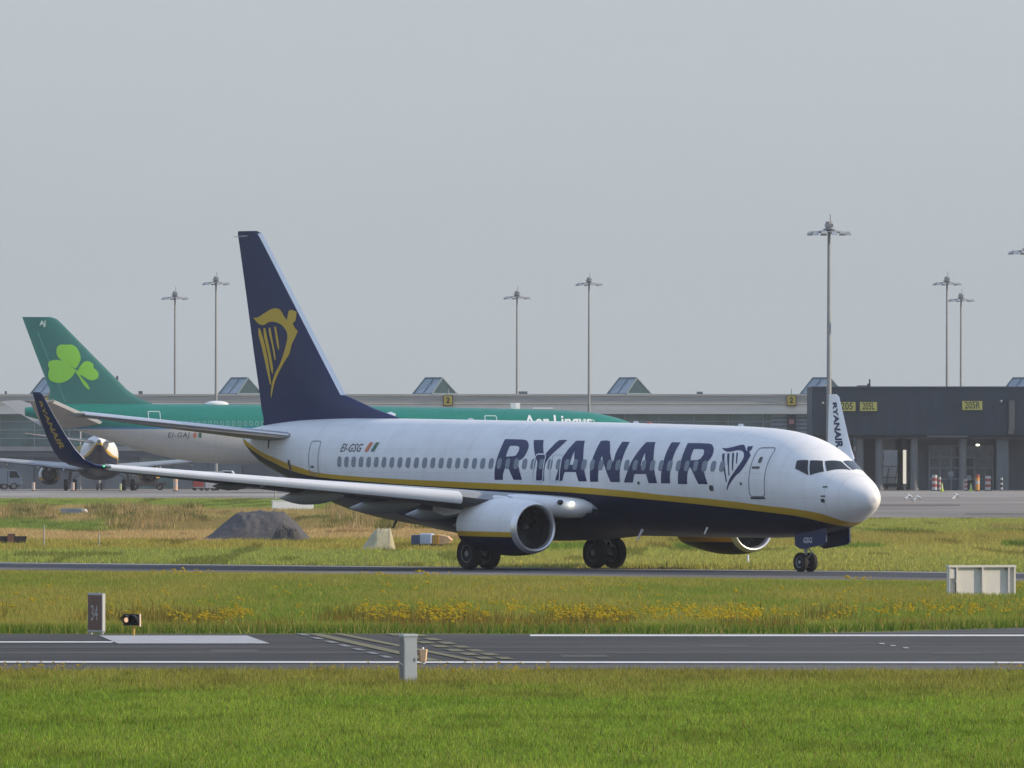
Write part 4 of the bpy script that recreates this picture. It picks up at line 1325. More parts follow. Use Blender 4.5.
MB().box(xat(771, YP), xat(809, YP), -.2, .2, zz(446), zz(414.1)).build('end_wall', M_MULL, pier)
m = MB()
for vv_ in (418, 422, 426, 430): m.box(xat(771.5, YP), xat(808.5, YP), -.30, -.21, zz(vv_) - .06, zz(vv_) + .06)
m.build('louvre', M_BANDD, pier)

# amber stand number boards on the fascia
for i, (u, v, lab) in enumerate(((49, 402, 'small amber stand board on the pier fascia behind the green tail'), (448, 400.5, 'small amber stand board on the pier fascia above the green fuselage'), (791.5, 400.5, 'small amber stand board on the pier fascia beside the dark gate building'))):
    t = thing('stand_board', lab, 'sign', (xat(u, YP - 1.3), YP - 1.3, zat(v, YP - 1.3)), 0, 'amber stand boards on the pier')
    MB().box(-.42, .42, 0, .12, -.47, .47).build('panel', M_SIGNO, t)
    MB().box(-.5, .5, .125, .25, -.55, .55).build('board_frame', M_SIGNT, t)
    sign_text('2', .8, .03, M_SIGNT, t, (0, -.012, 0), name='digit')
    MB().tube([(-.0, .2, .5), (0, .2, 1.2)], .05, 6).build('bracket', M_GALV, t)
t = thing('wall_notice', 'small dark wall notice with a pink centre under the rightmost amber board', 'sign', (xat(791.5, YP - .6), YP - .6, zat(422, YP)), 0)
MB().box(-.45, .45, 0, .1, -.75, .75).build('backing', M_DKSOFF, t)
MB().box(-.26, .26, -.03, -.002, -.2, .25).build('notice_panel', mat('notice_pink', (.36, .16, .17), .5), t)

# ------------------------------------------------------------------ dark gate building
YG = 1400.0
gate = thing('gate_building', 'dark slate gate building on columns carrying the yellow 205 signs', 'building', (0, YG, 0))
gx0, gx1 = xat(812, YG), 70.0
MB().box(gx0, gx1, 0, 24, zat(435, YG), zat(387.2, YG)).build('upper_storey', M_DKCLAD, gate)
MB().box(gx0 - .1, gx1, -.12, 24.1, zat(387.1, YG), zat(386.3, YG)).build('parapet', mat('parapet_grey', (.13, .15, .17), .5), gate)
m = MB()
x = gx0 + 1.2
while x < gx1:
    m.box(x, x + .05, -.03, -.002, zat(434.5, YG), zat(387.8, YG)); x += 1.2
m.build('cladding_seam', mat('seam_dark', (.028, .038, .05), .6), gate)
MB().box(gx0, gx1, .3, 1.2, zat(438.5, YG), zat(435.05, YG)).build('soffit_beam', M_DKSOFF, gate)
MB().box(xat(927, YG), xat(968, YG), .05, .28, zat(437.2, YG), zat(435.6, YG)).build('soffit_beam', M_WALLG, gate)
MB().box(gx0 + .5, xat(855, YG), 6, 24, 0, zat(438.6, YG)).build('ground_wall', M_BANDD, gate)
MB().box(xat(865, YG), xat(877, YG), 3, 20, 0, zat(438.6, YG)).build('ground_wall', mat('umber_wall', (.035, .034, .036), .8), gate)
MB().box(xat(913, YG), gx1, 6, 24, 0, zat(438.6, YG)).build('ground_wall', M_WALLG, gate)
MB().box(xat(881, YG), xat(912, YG), 16, 16.4, zat(450, YG), zat(438.6, YG)).build('glass_screen', M_TGLASS, gate)
for u in (860, 879.5, 903.5, 914.5, 963):
    wd = .40 if u != 903.5 else .28
    yo = 1.2 if u != 903.5 else 12
    m = MB(); m.tube([(xat(u, YG), yo, 0), (xat(u, YG), yo, zat(438.5, YG))], wd, 16); m.tube([(xat(u, YG), yo, 0), (xat(u, YG), yo, .25)], wd + .08, 16)
    m.build('column', M_COLUMN, gate, True)
MB().box(xat(997, YG), xat(1009, YG), 1.0, 5.9, 0, zat(438.5, YG)).build('pilaster', M_WALLG, gate)
# glazed entrance
gy = 5.9
e = MB().box(xat(931, YG), xat(995, YG), gy - .06, gy, .05, zat(446, YG)).build('entrance_glazing', mat('entrance_glass', (.035, .07, .115), .1, spec=.8, var=.5, scale=.5), gate)
m = MB()
for u in (931, 941.5, 953, 966, 976.5, 987, 995): m.box(xat(u, YG) - .07, xat(u, YG) + .07, gy - .2, gy - .07, 0, zat(446, YG))
for v in (446, 457.5, 468, 479): m.box(xat(931, YG), xat(995, YG), gy - .16, gy - .075, zat(v, YG) - .06, zat(v, YG) + .06)
m.build('mullion', mat('mullion_pale', (.32, .38, .42), .5), e)
for u, v in ((952.5, 474), (970.5, 478)):
    MB().box(xat(u, YG) - .28, xat(u, YG) + .28, gy - .24, gy - .21, zat(v, YG) - .25, zat(v, YG) + .25).build('notice', mat('notice_white', (.5, .54, .58), .5), e)
MB().box(xat(968, YG), xat(975, YG), gy - .1, gy - .065, .1, zat(458, YG)).build('door', mat('door_dark', (.012, .016, .022), .3), e)
m = MB(); m.box(xat(1009, YG), xat(1014.5, YG), -.4, -.01, zat(430, YG), zat(400.5, YG)); m.box(xat(1008, YG), xat(1013.5, YG), -.34, -.02, zat(434, YG), zat(430.1, YG))
m.build('duct', mat('duct_taupe', (.115, .115, .115), .6, var=.2, scale=1), gate)
lm = MB().ball((xat(978, YG), .9, zat(445, YG)), (.22, .15, .12), 10, 6).build('soffit_lamp', mat('lit_soffit_lamp', (.8, .85, .6), .4, emit=(1, 1, .72), es=1.6), gate, True)
for u, v in ((822.5, 403), (1001, 401.2)):
    MB().ball((xat(u, YG), -.18, zat(v, YG)), .14, 8, 6).build('camera_dome', M_GALV, gate, True)
m = MB(); m.box(xat(858, YG), xat(869, YG), 3, 4.5, zat(386.2, YG), zat(385.2, YG)); m.box(xat(869.6, YG), xat(871.2, YG), 3, 3.2, zat(386.2, YG), zat(379, YG)); m.box(xat(868, YG), xat(871.2, YG), 3, 3.3, zat(386.2, YG), zat(383.5, YG))
m.build('roof_vent', M_PIPE, gate)

for u, v, s_, lab, wpx in ((868.5, 406.5, '205L', 'yellow 205L stand sign on the dark gate building, middle of three', 17), (972.3, 405.5, '205R', 'yellow 205R stand sign, rightmost on the dark gate building', 20), (847, 406.5, '205', 'yellow stand sign half hidden by the white winglet', 17)):
    Ys = YG - .3
    t = thing('stand_sign', lab, 'sign', (xat(u, Ys), Ys, zat(v, Ys)), 0, 'yellow stand signs on the gate building')
    hw_ = wpx * Ys / FPX / 2
    MB().box(-hw_, hw_, 0, .15, -.44, .44).build('panel', M_SIGNY, t)
    sign_text(s_, .98, .018, M_SIGNT, t, (0, -.012, .0), name='stand_number', sx=hw_ * 1.8 / (len(s_) * .60))
    MB().box(-hw_ - .06, hw_ + .06, .155, .24, -.5, .5).build('sign_frame', M_DKSOFF, t)

# white box van standing in the passage under the gate building
def box_van(name, label, loc, rz, L=5.2, W=2.1, H=2.7, body=WHITE, cab=None, group=None, cat='van'):
    t = thing(name, label, cat, loc, rz, group)
    bm_ = mat('van_paint_%02d%02d%02d' % tuple(int(c * 99) for c in body), body, .4, coat=.2)
    cb_ = mat('van_paint_%02d%02d%02d' % tuple(int(c * 99) for c in (cab or body)), cab or body, .4, coat=.2)
    MB().box(-L / 2, L / 2 - 1.5, -W / 2, W / 2, .55, H).build('cargo_box', bm_, t, bevel=.04)
    c = MB().prism([(L / 2 - 1.45, .45), (L / 2, .45), (L / 2, 1.15), (L / 2 - .45, 1.95), (L / 2 - 1.45, 2.0)], -W / 2 + .05, W / 2 - .05).build('cab', cb_, t, bevel=.04)
    MB().prism([(L / 2 - 1.2, 1.2), (L / 2 - .15, 1.2), (L / 2 - .52, 1.85), (L / 2 - 1.2, 1.88)], -W / 2 + .03, W / 2 - .03).build('cab_window', M_GLASS, c)
    MB().box(-L / 2 + .1, L / 2 - .2, -W / 2 + .2, W / 2 - .2, .3, .54).build('chassis', M_DARK, t)
    for xx in (-L / 2 + .9, L / 2 - .75):
        for yy in (-W / 2 + .12, W / 2 - .12):
            wheel(t, (xx, yy, .36), .36, .22)
    for yy in (-.75, .75): MB().box(L / 2, L / 2 + .03, yy - .14, yy + .14, .6, .78).build('headlight', M_SLAT, c)
    return t
bt = box_van('box_truck', 'white high box truck seen through the passage under the gate building', (xat(892, 1436), 1433, 0), math.radians(78), 6.5, 2.5, 4.4, (.62, .66, .68), cat='truck')
MB().box(-3.29, -3.252, .35, .95, 3.0, 3.6).build('rear_vent', M_PIPE, bt)
m = MB()
for yy in (-.8, .1, .8): m.tube([(-3.35, yy, .4), (-3.35, yy - .3, 2.2)], .05, 6)
m.tube([(-3.35, -1.1, 1.2), (-3.35, .9, 1.25)], .05, 6); m.box(-3.6, -3.26, -1.1, 1.1, .5, .62)
m.build('rear_ladder', M_PIPE, bt)
MB().box(-3.28, -3.252, -1.2, 1.2, 2.3, 2.36).build('rubbing_strip', M_PIPE, bt)

# ------------------------------------------------------------------ floodlight masts
def mast(u, vt, Y, label, s=1.0, thick=.2):
    X = xat(u, Y); zt_ = zat(vt, Y)
    t = thing('floodlight_mast', label, 'light mast', (X, Y, 0), 0, 'floodlight masts over the apron')
    zf = zt_ - 1.3 * s
    MB().tube([(0, 0, 0), (0, 0, zf + .3)], [thick * 1.3, thick * .62], 12).build('pole', M_GALV, t, True)
    m = MB()
    R = 1.5 * s
    pts = [(R * math.cos(a), R * math.sin(a), zf) for a in [2 * math.pi * k / 12 for k in range(13)]]
    m.tube(pts, .06 * s, 5, False)
    for k in range(6):
        a = 2 * math.pi * k / 6
        m.tube([(0, 0, zf + .55 * s), (R * .3 * math.cos(a), R * .3 * math.sin(a), zf + .1 * s), (R * math.cos(a), R * math.sin(a), zf)], .05 * s, 5)
    m.lathe([(-.02, R * .92), (.06, R * .92), (.06, R * .55), (-.02, R * .55)], 'z', (0, 0, zf + .02), 16)
    m.tube([(0, 0, zf - .1), (0, 0, zf + .85 * s)], .28 * s, 8)
    m.box(-.34 * s, .34 * s, -.34 * s, .34 * s, zf + .42 * s, zf + .66 * s)
    m.lathe([(.28, .55 * s), (.34, .5 * s)], 'z', (0, 0, zf), 12)
    m.build('head_frame', mat('head_frame_steel', (.26, .27, .28), .5, .3), t)
    for k in range(12):
        a = 2 * math.pi * (k + .5) / 12
        m = MB()
        m.frustum(((R + .1) * math.cos(a), (R + .1) * math.sin(a), zf - .14 * s - .12 * s * (k % 2)), (.27 * s, .27 * s), (R * math.cos(a), R * math.sin(a), zf + .04 * s), (.2 * s, .2 * s))
        m.build('floodlight', mat('floodlight_housing', (.42, .44, .44), .3, .2), t)
    MB().tube([(0.1 * s, 0, zf + .8 * s), (.1 * s, 0, zt_ + .15 * s)], .03 * s, 5).build('lightning_rod', M_PIPE, t)
    return t
mast(829, 216, 1385, 'thickest and tallest floodlight mast, standing by the white winglet', 1.22, .24)
mast(216, 273, 1424, 'floodlight mast just left of the navy fin, right one of that pair', .78, .14)
mast(589, 274, 1428, 'floodlight mast rising from the green nose, right one of the middle pair', .76, .14)
mast(175, 288, 1540, 'floodlight mast left of the navy fin, leftmost of all', .82, .14)
mast(517, 287.5, 1540, 'floodlight mast above the pier, left one of the middle pair', .82, .14)
mast(947, 273, 1500, 'floodlight mast above the dark gate building, taller of the pair there', .84, .15)
mast(961, 290, 1580, 'floodlight mast above the dark gate building, shorter of the pair there', .84, .15)
mast(1028, 237, 1385, 'floodlight mast cut off by the right edge, only its lamp head in view', 1.1, .22)

# ================================================================== GREEN WIDEBODY BEHIND
T3 = [(0, 4.3), (.3, 4.9), (1.0, 5.2), (2.0, 5.6), (3.2, 6.0), (5.17, 6.87), (7.1, 7.38), (8.5, 7.62), (11.4, 7.82), (15, 7.93), (50, 8.38), (57, 8.4), (60, 8.3), (62.6, 8.05)]
B3 = [(0, 4.2), (.3, 3.75), (1.0, 3.4), (2.0, 3.1), (4, 2.8), (7, 2.67), (10, 2.65), (42, 2.68), (46, 2.85), (50, 3.55), (54, 4.7), (58, 6.0), (62.6, 7.25)]
W3 = [(0, .05), (.3, .6), (1.0, 1.2), (2.0, 1.75), (4, 2.35), (7, 2.75), (10, 2.82), (44, 2.82), (50, 2.35), (55, 1.65), (60, .8), (62.6, .38)]
TEAL = (.016, .205, .165)
X3 = 6.7
M_AL = livery('teal_and_white_paint', [(0, 6.15), (35, 6.15), (70, 6.25)], [(0, 6.0), (35, 5.98), (70, 6.05)], (X3, 70.0), 12.0, (TEAL, (.06, .22, .42), (.52, .52, .50)))
M_TEAL = mat('teal_paint', (.011, .135, .12), .35, var=.06, scale=.6, coat=.2)
M_LEAF = mat('shamrock_green', (.20, .52, .04), .4)
M_BEIGE = mat('tailplane_taupe', (.30, .285, .26), .5, var=.08, scale=.8)
hull3 = Hull(T3, B3, W3, X3)
th3 = math.radians(-10)
K3 = 1330.0 / FPX
tipx = xat(22, 1330)
root3 = Vector((tipx - math.cos(th3) * (X3 - 62.9), 1330 + math.sin(th3) * (X3 - 62.9), 0))
wide = thing('widebody_jet', 'green widebody jet with a shamrock on its fin, parked behind the white jet', 'airliner', root3, -th3)
f3 = hull3.mesh('fuselage', M_AL, wide, 56, [.01, .1, .3, .6, 1, 1.5, 2, 2.6, 3.2, 3.9, 4.6, 5.5, 6.5, 7.7, 9, 10.5, 12] + list(range(14, 62, 2)) + [62.6])
F = lambda d: 62.9 - d
fz3 = [(7.6, 1.5, 14.2), (8.35, 2.2, 12.6), (9.0, 2.55, 11.0), (9.7, 2.65, 10.05), (13, 1.35, 6.75), (16.0, .22, 3.75), (16.4, .08, 3.3), (16.58, 0, 2.75)]
def fth3(d, z):
    for a, b in zip(fz3, fz3[1:]):
        if z <= b[0]: break
    t = min(max((z - a[0]) / (b[0] - a[0]), 0), 1)
    te, le = a[1] + (b[1] - a[1]) * t, a[2] + (b[2] - a[2]) * t
    q = min(max((le - d) / (le - te), 0), 1)
    return max(5 * (.2969 * math.sqrt(q) - .126 * q - .3516 * q * q + .2843 * q ** 3 - .1036 * q ** 4) * (.55 - .035 * (z - 8)), .015)
m = MB(); rr = []
for z, te, le in fz3:
    qs = [(1 - math.cos(math.pi * i / 10)) / 2 for i in range(11)]
    up = [P(F(le - (le - te) * q), fth3(le - (le - te) * q, z), z, X3) for q in qs]
    rr.append(up + [Vector((p.x, -p.y, p.z)) for p in up[-2:0:-1]])
m.rings(rr)
fin3 = m.build('tail_fin', M_TEAL, wide, True, 50)
for q in SHAMROCK:
    wrap('shamrock', fill([smooth_poly([(a, b - .25) for a, b in q], 2)]), lambda a, b: P(F(a), fth3(a, b) + .02, b, X3), M_LEAF, fin3, (.5, .5))
sign_text('AJ', .62, .02, mat('pale_teal_text', (.45, .6, .58), .5), fin3, P(F(1.95), .2, 15.98, X3), name='tail_code')
wrap('rudder_line', fill([[(4.05, 8.6), (4.12, 8.6), (1.5, 15.2), (1.43, 15.2)]]), lambda a, b: P(F(a), fth3(a, b) + .012, b, X3), mat('pale_teal_line', (.06, .30, .26), .5), fin3, (.5, .5))
for sgn in (1, -1):
    m = MB()
    loft(m, [(r, 55.3 + (r - 1.2) * .70, 6.0 + (r - 1.2) * (2.3 - 6.0) / 8.5, 6.55 + (r - 1.2) * .245, .10, 0, .5) for r in (.3, 1.2, 3, 5, 7, 9, 9.6, 9.75)], X3, sgn)
    tp = m.build('tailplane', M_BEIGE, wide, True, 50)
    m = MB()
    m.rings([[P(xx + .34, r * sgn, zz_ + .24, X3), P(xx - .08, r * sgn, zz_ + .02, X3), P(xx + .2, r * sgn, zz_ - .16, X3)] for r, xx, zz_ in ((1.3, 55.37, 6.58), (9.6, 61.18, 8.61))], False, False, False)
    m.build('leading_edge', M_WHITE, tp, True, 80)
    m = MB()
    LE3 = lambda r: 21.5 + (r - 2.5) * .60
    loft(m, [(r, LE3(r), (12.5 - (r - 2.5) * .62) if r < 10 else 7.85 - (r - 10) * .29, 3.7 + (r - 2.5) * .095, .11, 0, 1.5) for r in (1.5, 2.5, 6, 10, 16, 22, 28, 29.2)], X3, sgn)
    wg = m.build('wing', M_WING, wide, True, 50)
    m = MB()
    loft(m, [(29.1, LE3(29.1), 2.3, 6.23, .1, 10, 0), (29.5, LE3(29.1) + .8, 1.5, 6.9, .1, 70, 0), (29.7, LE3(29.1) + 2.0, .7, 8.0, .1, 78, 0)], X3, sgn)
    m.build('winglet', M_TEAL, wg, True, 50)
    for r_ in (7, 12, 17):
        m = MB(); m.lathe([(-2.6, .02), (-2.0, .22), (-.6, .36), (.9, .3), (1.9, .05)], 'x', P(LE3(r_) + (8.2 - (r_ - 7) * .22), r_ * sgn, 3.5 + (r_ - 2.5) * .095, X3), 12); m.build('flap_track_fairing', M_WING, wg, True)
    m = MB(); m.lathe([(0, 1.22), (.12, 1.38), (-.0, 1.36), (-.6, 1.52), (-2, 1.55), (-3.6, 1.3), (-5.2, .85), (-5.3, .6), (-4, .7)], 'x', P(19.6, 9.4 * sgn, 2.35, X3), 30)
    en = m.build('engine', M_WHITE, wide, True, 60)
    MB().lathe([(-.7, 1.2), (-.71, .001)], 'x', P(19.6, 9.4 * sgn, 2.35, X3), 24).build('fan', M_FAN, en)
    MB().box(X3 - 26.5, X3 - 21.5, 9.25 * -sgn - .0, 9.55 * -sgn, 3.6, 4.3).build('pylon', M_WHITE, en)
    lg = MB().tube([P(33.8, 5.0 * sgn, 3.4, X3), P(34.2, 5.35 * sgn, .7, X3)], .24, 12).build('main_gear', M_STRUT, wide, True)
    for xx in (33.3, 35.2):
        for rr_ in (4.65, 6.05): wheel(lg, P(xx, rr_ * sgn, .70, X3), .70, .5)
lg = MB().tube([P(6.6, 0, 2.9, X3), P(6.7, 0, .55, X3)], .15, 12).build('nose_gear', M_STRUT, wide, True)
for rr_ in (.35, -.35): wheel(lg, P(6.7, rr_, .52, X3), .52, .35)
# door outlines, windows, satellite dome, lettering
M_ALLINE = mat('pale_outline', (.42, .56, .53), .5)
d0 = 62.9 - (148 - 22) * K3 / math.cos(th3)
for xd, z0, z1 in ((d0 - .25, 6.55, 7.7), (18.4, 5.4, 7.3), (9.0, 5.1, 6.9)):
    wrap('door', inset_ring(xd - .6, xd + .6, z0, z1, .15, .09), lambda a, b: hull3.side(a, b, .02), M_ALLINE, wide, (.4, .2))
for k in range(60):
    xw = 47.6 - .56 * k
    wrap('cabin_window', inset_ring(xw - .16, xw + .16, 6.3, 6.72, .13, .05), lambda a, b: hull3.side(a, b, .02), mat('window_ring_pale', (.20, .42, .40), .5), wide)
m = MB(); m.ball(P(62.9 - (216 - 22) * K3 / math.cos(th3), 0, 8.36, X3), (1.15, .5, .32), 16, 8); m.build('satellite_dome', M_WHITE, wide, True)
m = MB(); m.rings([[P(15.2 + q, s_ * .05, zq, X3) for q, s_ in ((0, 0), (.4, 1), (.9, 0), (.4, -1))] for zq in (7.9, 8.5)]); m.build('blade_aerial', M_WHITE, wide)
m = MB(); m.box(X3 - 14.0, X3 - 12.0, -.2, .2, 7.95, 8.05); m.build('dorsal_panel', M_WHITE, wide)
vs, fs = text2d('Aer Lingus', 1.55, .03, .1)
xc = 62.9 - (554 - 22) * K3 / math.cos(th3)
wdt = max(v[0] for v in vs) - min(v[0] for v in vs)
wrap('airline_name', ([(xc - x * (6.6 / wdt), 6.70 + y) for x, y in vs], fs), lambda a, b: hull3.side(a, b, .02), mat('white_lettering', (.72, .76, .74), .4), wide, (.4, .2))
vs, fs = text2d('EI-GAJ', .66, .004, .1, 1.15)
xc = 62.9 - (174 - 22) * K3 / math.cos(th3)
wrap('registration', ([(xc - x, 5.42 + y) for x, y in vs], fs), lambda a, b: hull3.side(a, b, .02), M_MARK, wide, (.4, .2))
xc -= 1.9
fl = wrap('flag', fill([[(xc, 5.2), (xc - .25, 5.2), (xc - .25, 5.65), (xc, 5.65)]]), lambda a, b: hull3.side(a, b, .02), M_FLAGG, wide)
wrap('flag_stripe', fill([[(xc + .5, 5.2), (xc + .25, 5.2), (xc + .25, 5.65), (xc + .5, 5.65)]]), lambda a, b: hull3.side(a, b, .02), M_FLAGO, fl)

# third airliner, nose-in at the pier beyond the green tail
far = copy_tree(jet, None, skip=('cabin_window', 'airline_name', 'registration', 'sensor_port', 'emergency_exit', 'door', 'winglet_name', 'landing_light', 'lamp_cover', 'door_code', 'drain_mast', 'blade_aerial', 'beacon', 'cowl_latch', 'flag'))
th4 = math.radians(-91.6)
h4 = Vector((math.cos(th4), -math.sin(th4), 0))
tail4 = Vector((xat(99, 1374), 1374, 0))
far.location = tail4 + h4 * 34
far.rotation_euler = (0, 0, -th4)
far['label'] = 'distant navy-bellied jet parked nose-in under the green tail'
far.name = 'passenger_jet'

# ================================================================== SMALL THINGS NEAR THE RUNWAY
M_GREYBOX = mat('grey_box_paint', (.36, .40, .43), .55, var=.12, scale=2.5)
M_GREYTOP = mat('grey_box_cap', (.46, .50, .52), .5)
M_GREYSIDE = mat('shade_and_fitting_grey', (.17, .165, .165), .6, var=.15, scale=3)

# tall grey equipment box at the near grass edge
p = at(410.5, 684); s_ = p.y / FPX
t = thing('equipment_box', 'tall grey metal box standing in the near lawn in front of the runway', 'box', p, math.radians(17))
HB = 50 * s_
wf, db = 13.8 * s_, 16 * s_
MB().box(-wf / 2, wf / 2, 0, db, 0, HB - .05).build('cabinet', M_GREYBOX, t, bevel=.006)
MB().box(-wf / 2 - .003, -wf / 2 - .001, .01, db - .01, .0, HB - .06).build('shaded_side', M_GREYSIDE, t)  # dark sheet painting in the shade on the box's left side
MB().box(-wf / 2 - .012, wf / 2 + .012, -.012, db + .01, HB - .048, HB).build('lid', M_GREYTOP, t, bevel=.005)
m = MB(); m.add([(-wf / 2 - .006, .02, 18.5 * s_), (-wf / 2 - .006, db * .9, 20.8 * s_), (-wf / 2 - .006, db * .9, 22 * s_), (-wf / 2 - .006, .02, 19.9 * s_)], [(0, 1, 2, 3)]); m.build('side_strap', M_GREYTOP, t)
m = MB(); m.box(-wf * .42, wf * .42, -.004, -.001, HB * .10, HB * .86); m.build('front_door', mat('grey_door_paint', (.38, .42, .45), .55, var=.10, scale=3), t)
MB().box(wf * .28, wf * .36, -.014, -.0045, HB * .45, HB * .52).build('latch', M_GREYSIDE, t)

# orange edge lamp behind it
p = at(423.5, 664.2); s_ = p.y / FPX
t = thing('edge_lamp', 'small sunlit orange lamp right behind the tall grey box', 'lamp', p, math.radians(-8))
M_ORANGE = mat('orange_lamp_housing', (.92, .60, .32), .5, var=.1, scale=4)
MB().frustum((0, 0, .05), (2.4 * s_, 2.4 * s_), (0, 0, 15 * s_), (3.7 * s_, 3.0 * s_)).build('housing', M_ORANGE, t, bevel=.01)
MB().frustum((-3.2 * s_, .0, 2 * s_), (.5 * s_, 2.2 * s_), (-4.2 * s_, 0, 13 * s_), (.5 * s_, 2.2 * s_)).build('lamp_shaded_side', mat('orange_shade_side', (.42, .20, .05), .5), t)  # darker slab added to paint the shaded left side of the lamp
MB().lathe([(0, .02), (.0, 1.3 * s_), (1.6 * s_, 1.1 * s_), (1.9 * s_, .02)], 'z', (-.6 * s_, 0, 15 * s_), 12).build('lens', mat('pale_lens', (.55, .56, .52), .25), t, True)
MB().tube([(0, 0, 0), (0, 0, .06)], .04, 8).build('stem', M_STRUT, t)

# dark red runway sign seen almost edge on, with its pale end
p = at(96.5, 634.5); s_ = p.y / FPX
t = thing('runway_sign', 'dark red sign with pale numbers standing at the left beside the runway', 'sign', p, math.radians(-68))
L_, D_, H_ = .98, .085, 41.5 * s_
MB().box(-L_ / 2, L_ / 2, -D_ / 2, D_ / 2, .05, H_).build('cabinet', mat('sign_casing_grey', (.42, .42, .40), .5, var=.1, scale=3), t, bevel=.006)
MB().box(-L_ / 2 + .03, L_ / 2 - .03, -D_ / 2 - .006, -D_ / 2 - .002, .11, H_ - .05).build('face', mat('sign_red_face', (.105, .030, .030), .45, var=.25, scale=2), t)
sign_text('34', .52, .0, mat('sign_white_text', (.40, .38, .38), .5), t, (-.02, -D_ / 2 - .009, H_ * .50), name='runway_number', sx=1.0)
MB().box(L_ / 2 + .001, L_ / 2 + .012, -D_ / 2 + .01, D_ / 2 - .01, .09, H_ - .03).build('sunlit_end', mat('sunlit_end_white', (.70, .69, .62), .5), t)  # whiter than the casing: sunlight on this end put into its colour
m = MB()
for xx in (-.38, .38): m.tube([(xx, 0, 0), (xx, 0, .06)], .04, 8)
m.build('foot', M_STRUT, t)

# twin-lamp runway guard light
p = at(131, 635.5); s_ = p.y / FPX
t = thing('guard_light', 'black twin-lamp guard light on a short yellow post beside the dark red sign', 'signal light', p, math.radians(-14))
M_BLK = mat('black_hood', (.012, .013, .015), .5)
MB().tube([(.06, 0, 0), (.06, 0, 9.5 * s_)], 1.5 * s_, 10).build('post', mat('post_yellow', (.52, .32, .05), .5), t, True)
m = MB(); m.box(-8 * s_, 8.5 * s_, -.02, .05, 10 * s_, 21.5 * s_); m.build('back_board', M_BLK, t, bevel=.01)
MB().box(8.6 * s_, 9.6 * s_, -.03, .07, 9 * s_, 21.8 * s_).build('board_edge', mat('board_edge_peach', (.70, .55, .40), .5), t)
for i, xx in enumerate((-4.4, 3.6)):
    m = MB(); rr = []
    for yy, R in ((-.02, 4.3), (-.13, 4.2)):
        rr.append([(xx * s_ + R * s_ * math.cos(a), yy - (.10 if math.sin(a) > 0 else 0) * (yy < -.1), 16.2 * s_ + R * s_ * math.sin(a)) for a in [2 * math.pi * k / 16 for k in range(16)]])
    m.rings(rr, True, False, False)
    m.rings([[(q[0] * .97 + xx * s_ * .03, q[1], q[2]) for q in r] for r in rr], True, False, False)
    m.build('hood', M_BLK, t, True, 60)
    MB().ball((xx * s_, -.045, 15.6 * s_), (2.2 * s_, .03, 2.5 * s_), 14, 8).build('lamp', mat('lamp_glass_amber', (.75, .46, .25), .2, emit=(1, .62, .38), es=.8) if i == 0 else mat('lamp_glass_dark', (.05, .04, .03), .2), t, True)

# big white information board seen from behind
p = at(982, 596.5); s_ = p.y / FPX
t = thing('guidance_sign', 'white sign cabinet seen from behind with ribs, standing in the grass at the right', 'sign', p, math.radians(20))
M_SW = mat('sign_back_white', (.60, .59, .55), .55, var=.08, scale=2)
s_ /= math.cos(math.radians(20))
W2, H2 = 33.6 * s_, 29.1 * s_
MB().box(-W2, W2, .05, .16, .04, H2 - .02).build('back_panel', M_SW, t)
m = MB(); m.box(-W2 - .02, W2 + .02, -.05, .20, H2 - .055, H2 + .01); m.box(-W2 - .02, W2 + .02, -.03, .18, .0, .05)
m.build('frame_rail', M_SW, t, bevel=.006)
for u0, u1 in ((-33.6, -33.0), (-26.6, -25.2), (-.6, .9), (26.0, 27.3), (31.8, 33.6)):
    MB().box(u0 * s_, u1 * s_, -.05, .045, .05, H2 - .058).build('rib', M_SW, t, bevel=.004)
MB().box(-32.6 * s_, -27.2 * s_, -.02, .045, 17 * s_, 26.3 * s_).build('junction_box', M_SW, t, bevel=.004)
MB().tube([(-30 * s_, -.04, 13.5 * s_), (-27.5 * s_, -.06, 13.0 * s_), (-27.4 * s_, -.05, 1 * s_)], .012, 6).build('cable', M_DARK, t)
for u0 in (-29, -2, 25):
    MB().box((u0 - .8) * s_, (u0 + .9) * s_, -.02, .044, H2 - .12, H2 - .062).build('clip', M_GREYSIDE, t)

# things out in the rough grass on the far side of the taxiway
def post(u, v, hpx, rad, label, material, cat='post', name='marker_post', grp=None, cap=None):
    p = at(u, v); s_ = p.y / FPX
    t = thing(name, label, cat, p, 0, grp)
    MB().tube([(0, 0, 0), (0, 0, hpx * s_ * .93)], [rad, rad * .85], 10).build('shaft', material, t, True)
    MB().tube([(0, 0, hpx * s_ * .93), (0, 0, hpx * s_)], [rad * 1.2, rad * .9], 10).build('cap', cap or material, t, True)
    return t
M_POSTW = mat('weathered_post', (.36, .35, .29), .7, var=.2, scale=5)
post(44, 547, 22, .035, 'taller thin pale post in the dry grass near the left edge', M_POSTW)
post(99, 547, 14, .035, 'shorter thin pale post in the dry grass right of the taller one', M_POSTW)
post(275, 500, 19, .06, 'thin grey post rising behind the white board, under the wing', M_POSTW)
post(748, 563, 8, .045, 'short white peg in the grass below the far engine', M_WHITE)
post(667, 568.5, 7, .02, 'dark little stick with a white foot in the grass between the wheels', M_DARK, 'peg', cap=M_DARK)

p = at(293, 511.5); s_ = p.y / FPX
t = thing('white_board', 'low white board in the grass under the wing, behind the dark gravel heap', 'board', p, math.radians(12))
MB().box(-21 * s_, 21 * s_, 0, .25, .12, 10.5 * s_).build('panel', M_WHITE, t, bevel=.03)
for xx in (-15, 0, 15): MB().box((xx - .7) * s_, (xx + .7) * s_, .26, .36, 0, 9 * s_).build('leg', M_STRUT, t)
MB().box(-21.6 * s_, 21.6 * s_, -.03, .28, 10.55 * s_, 11.3 * s_).build('top_rail', M_WHITE, t)

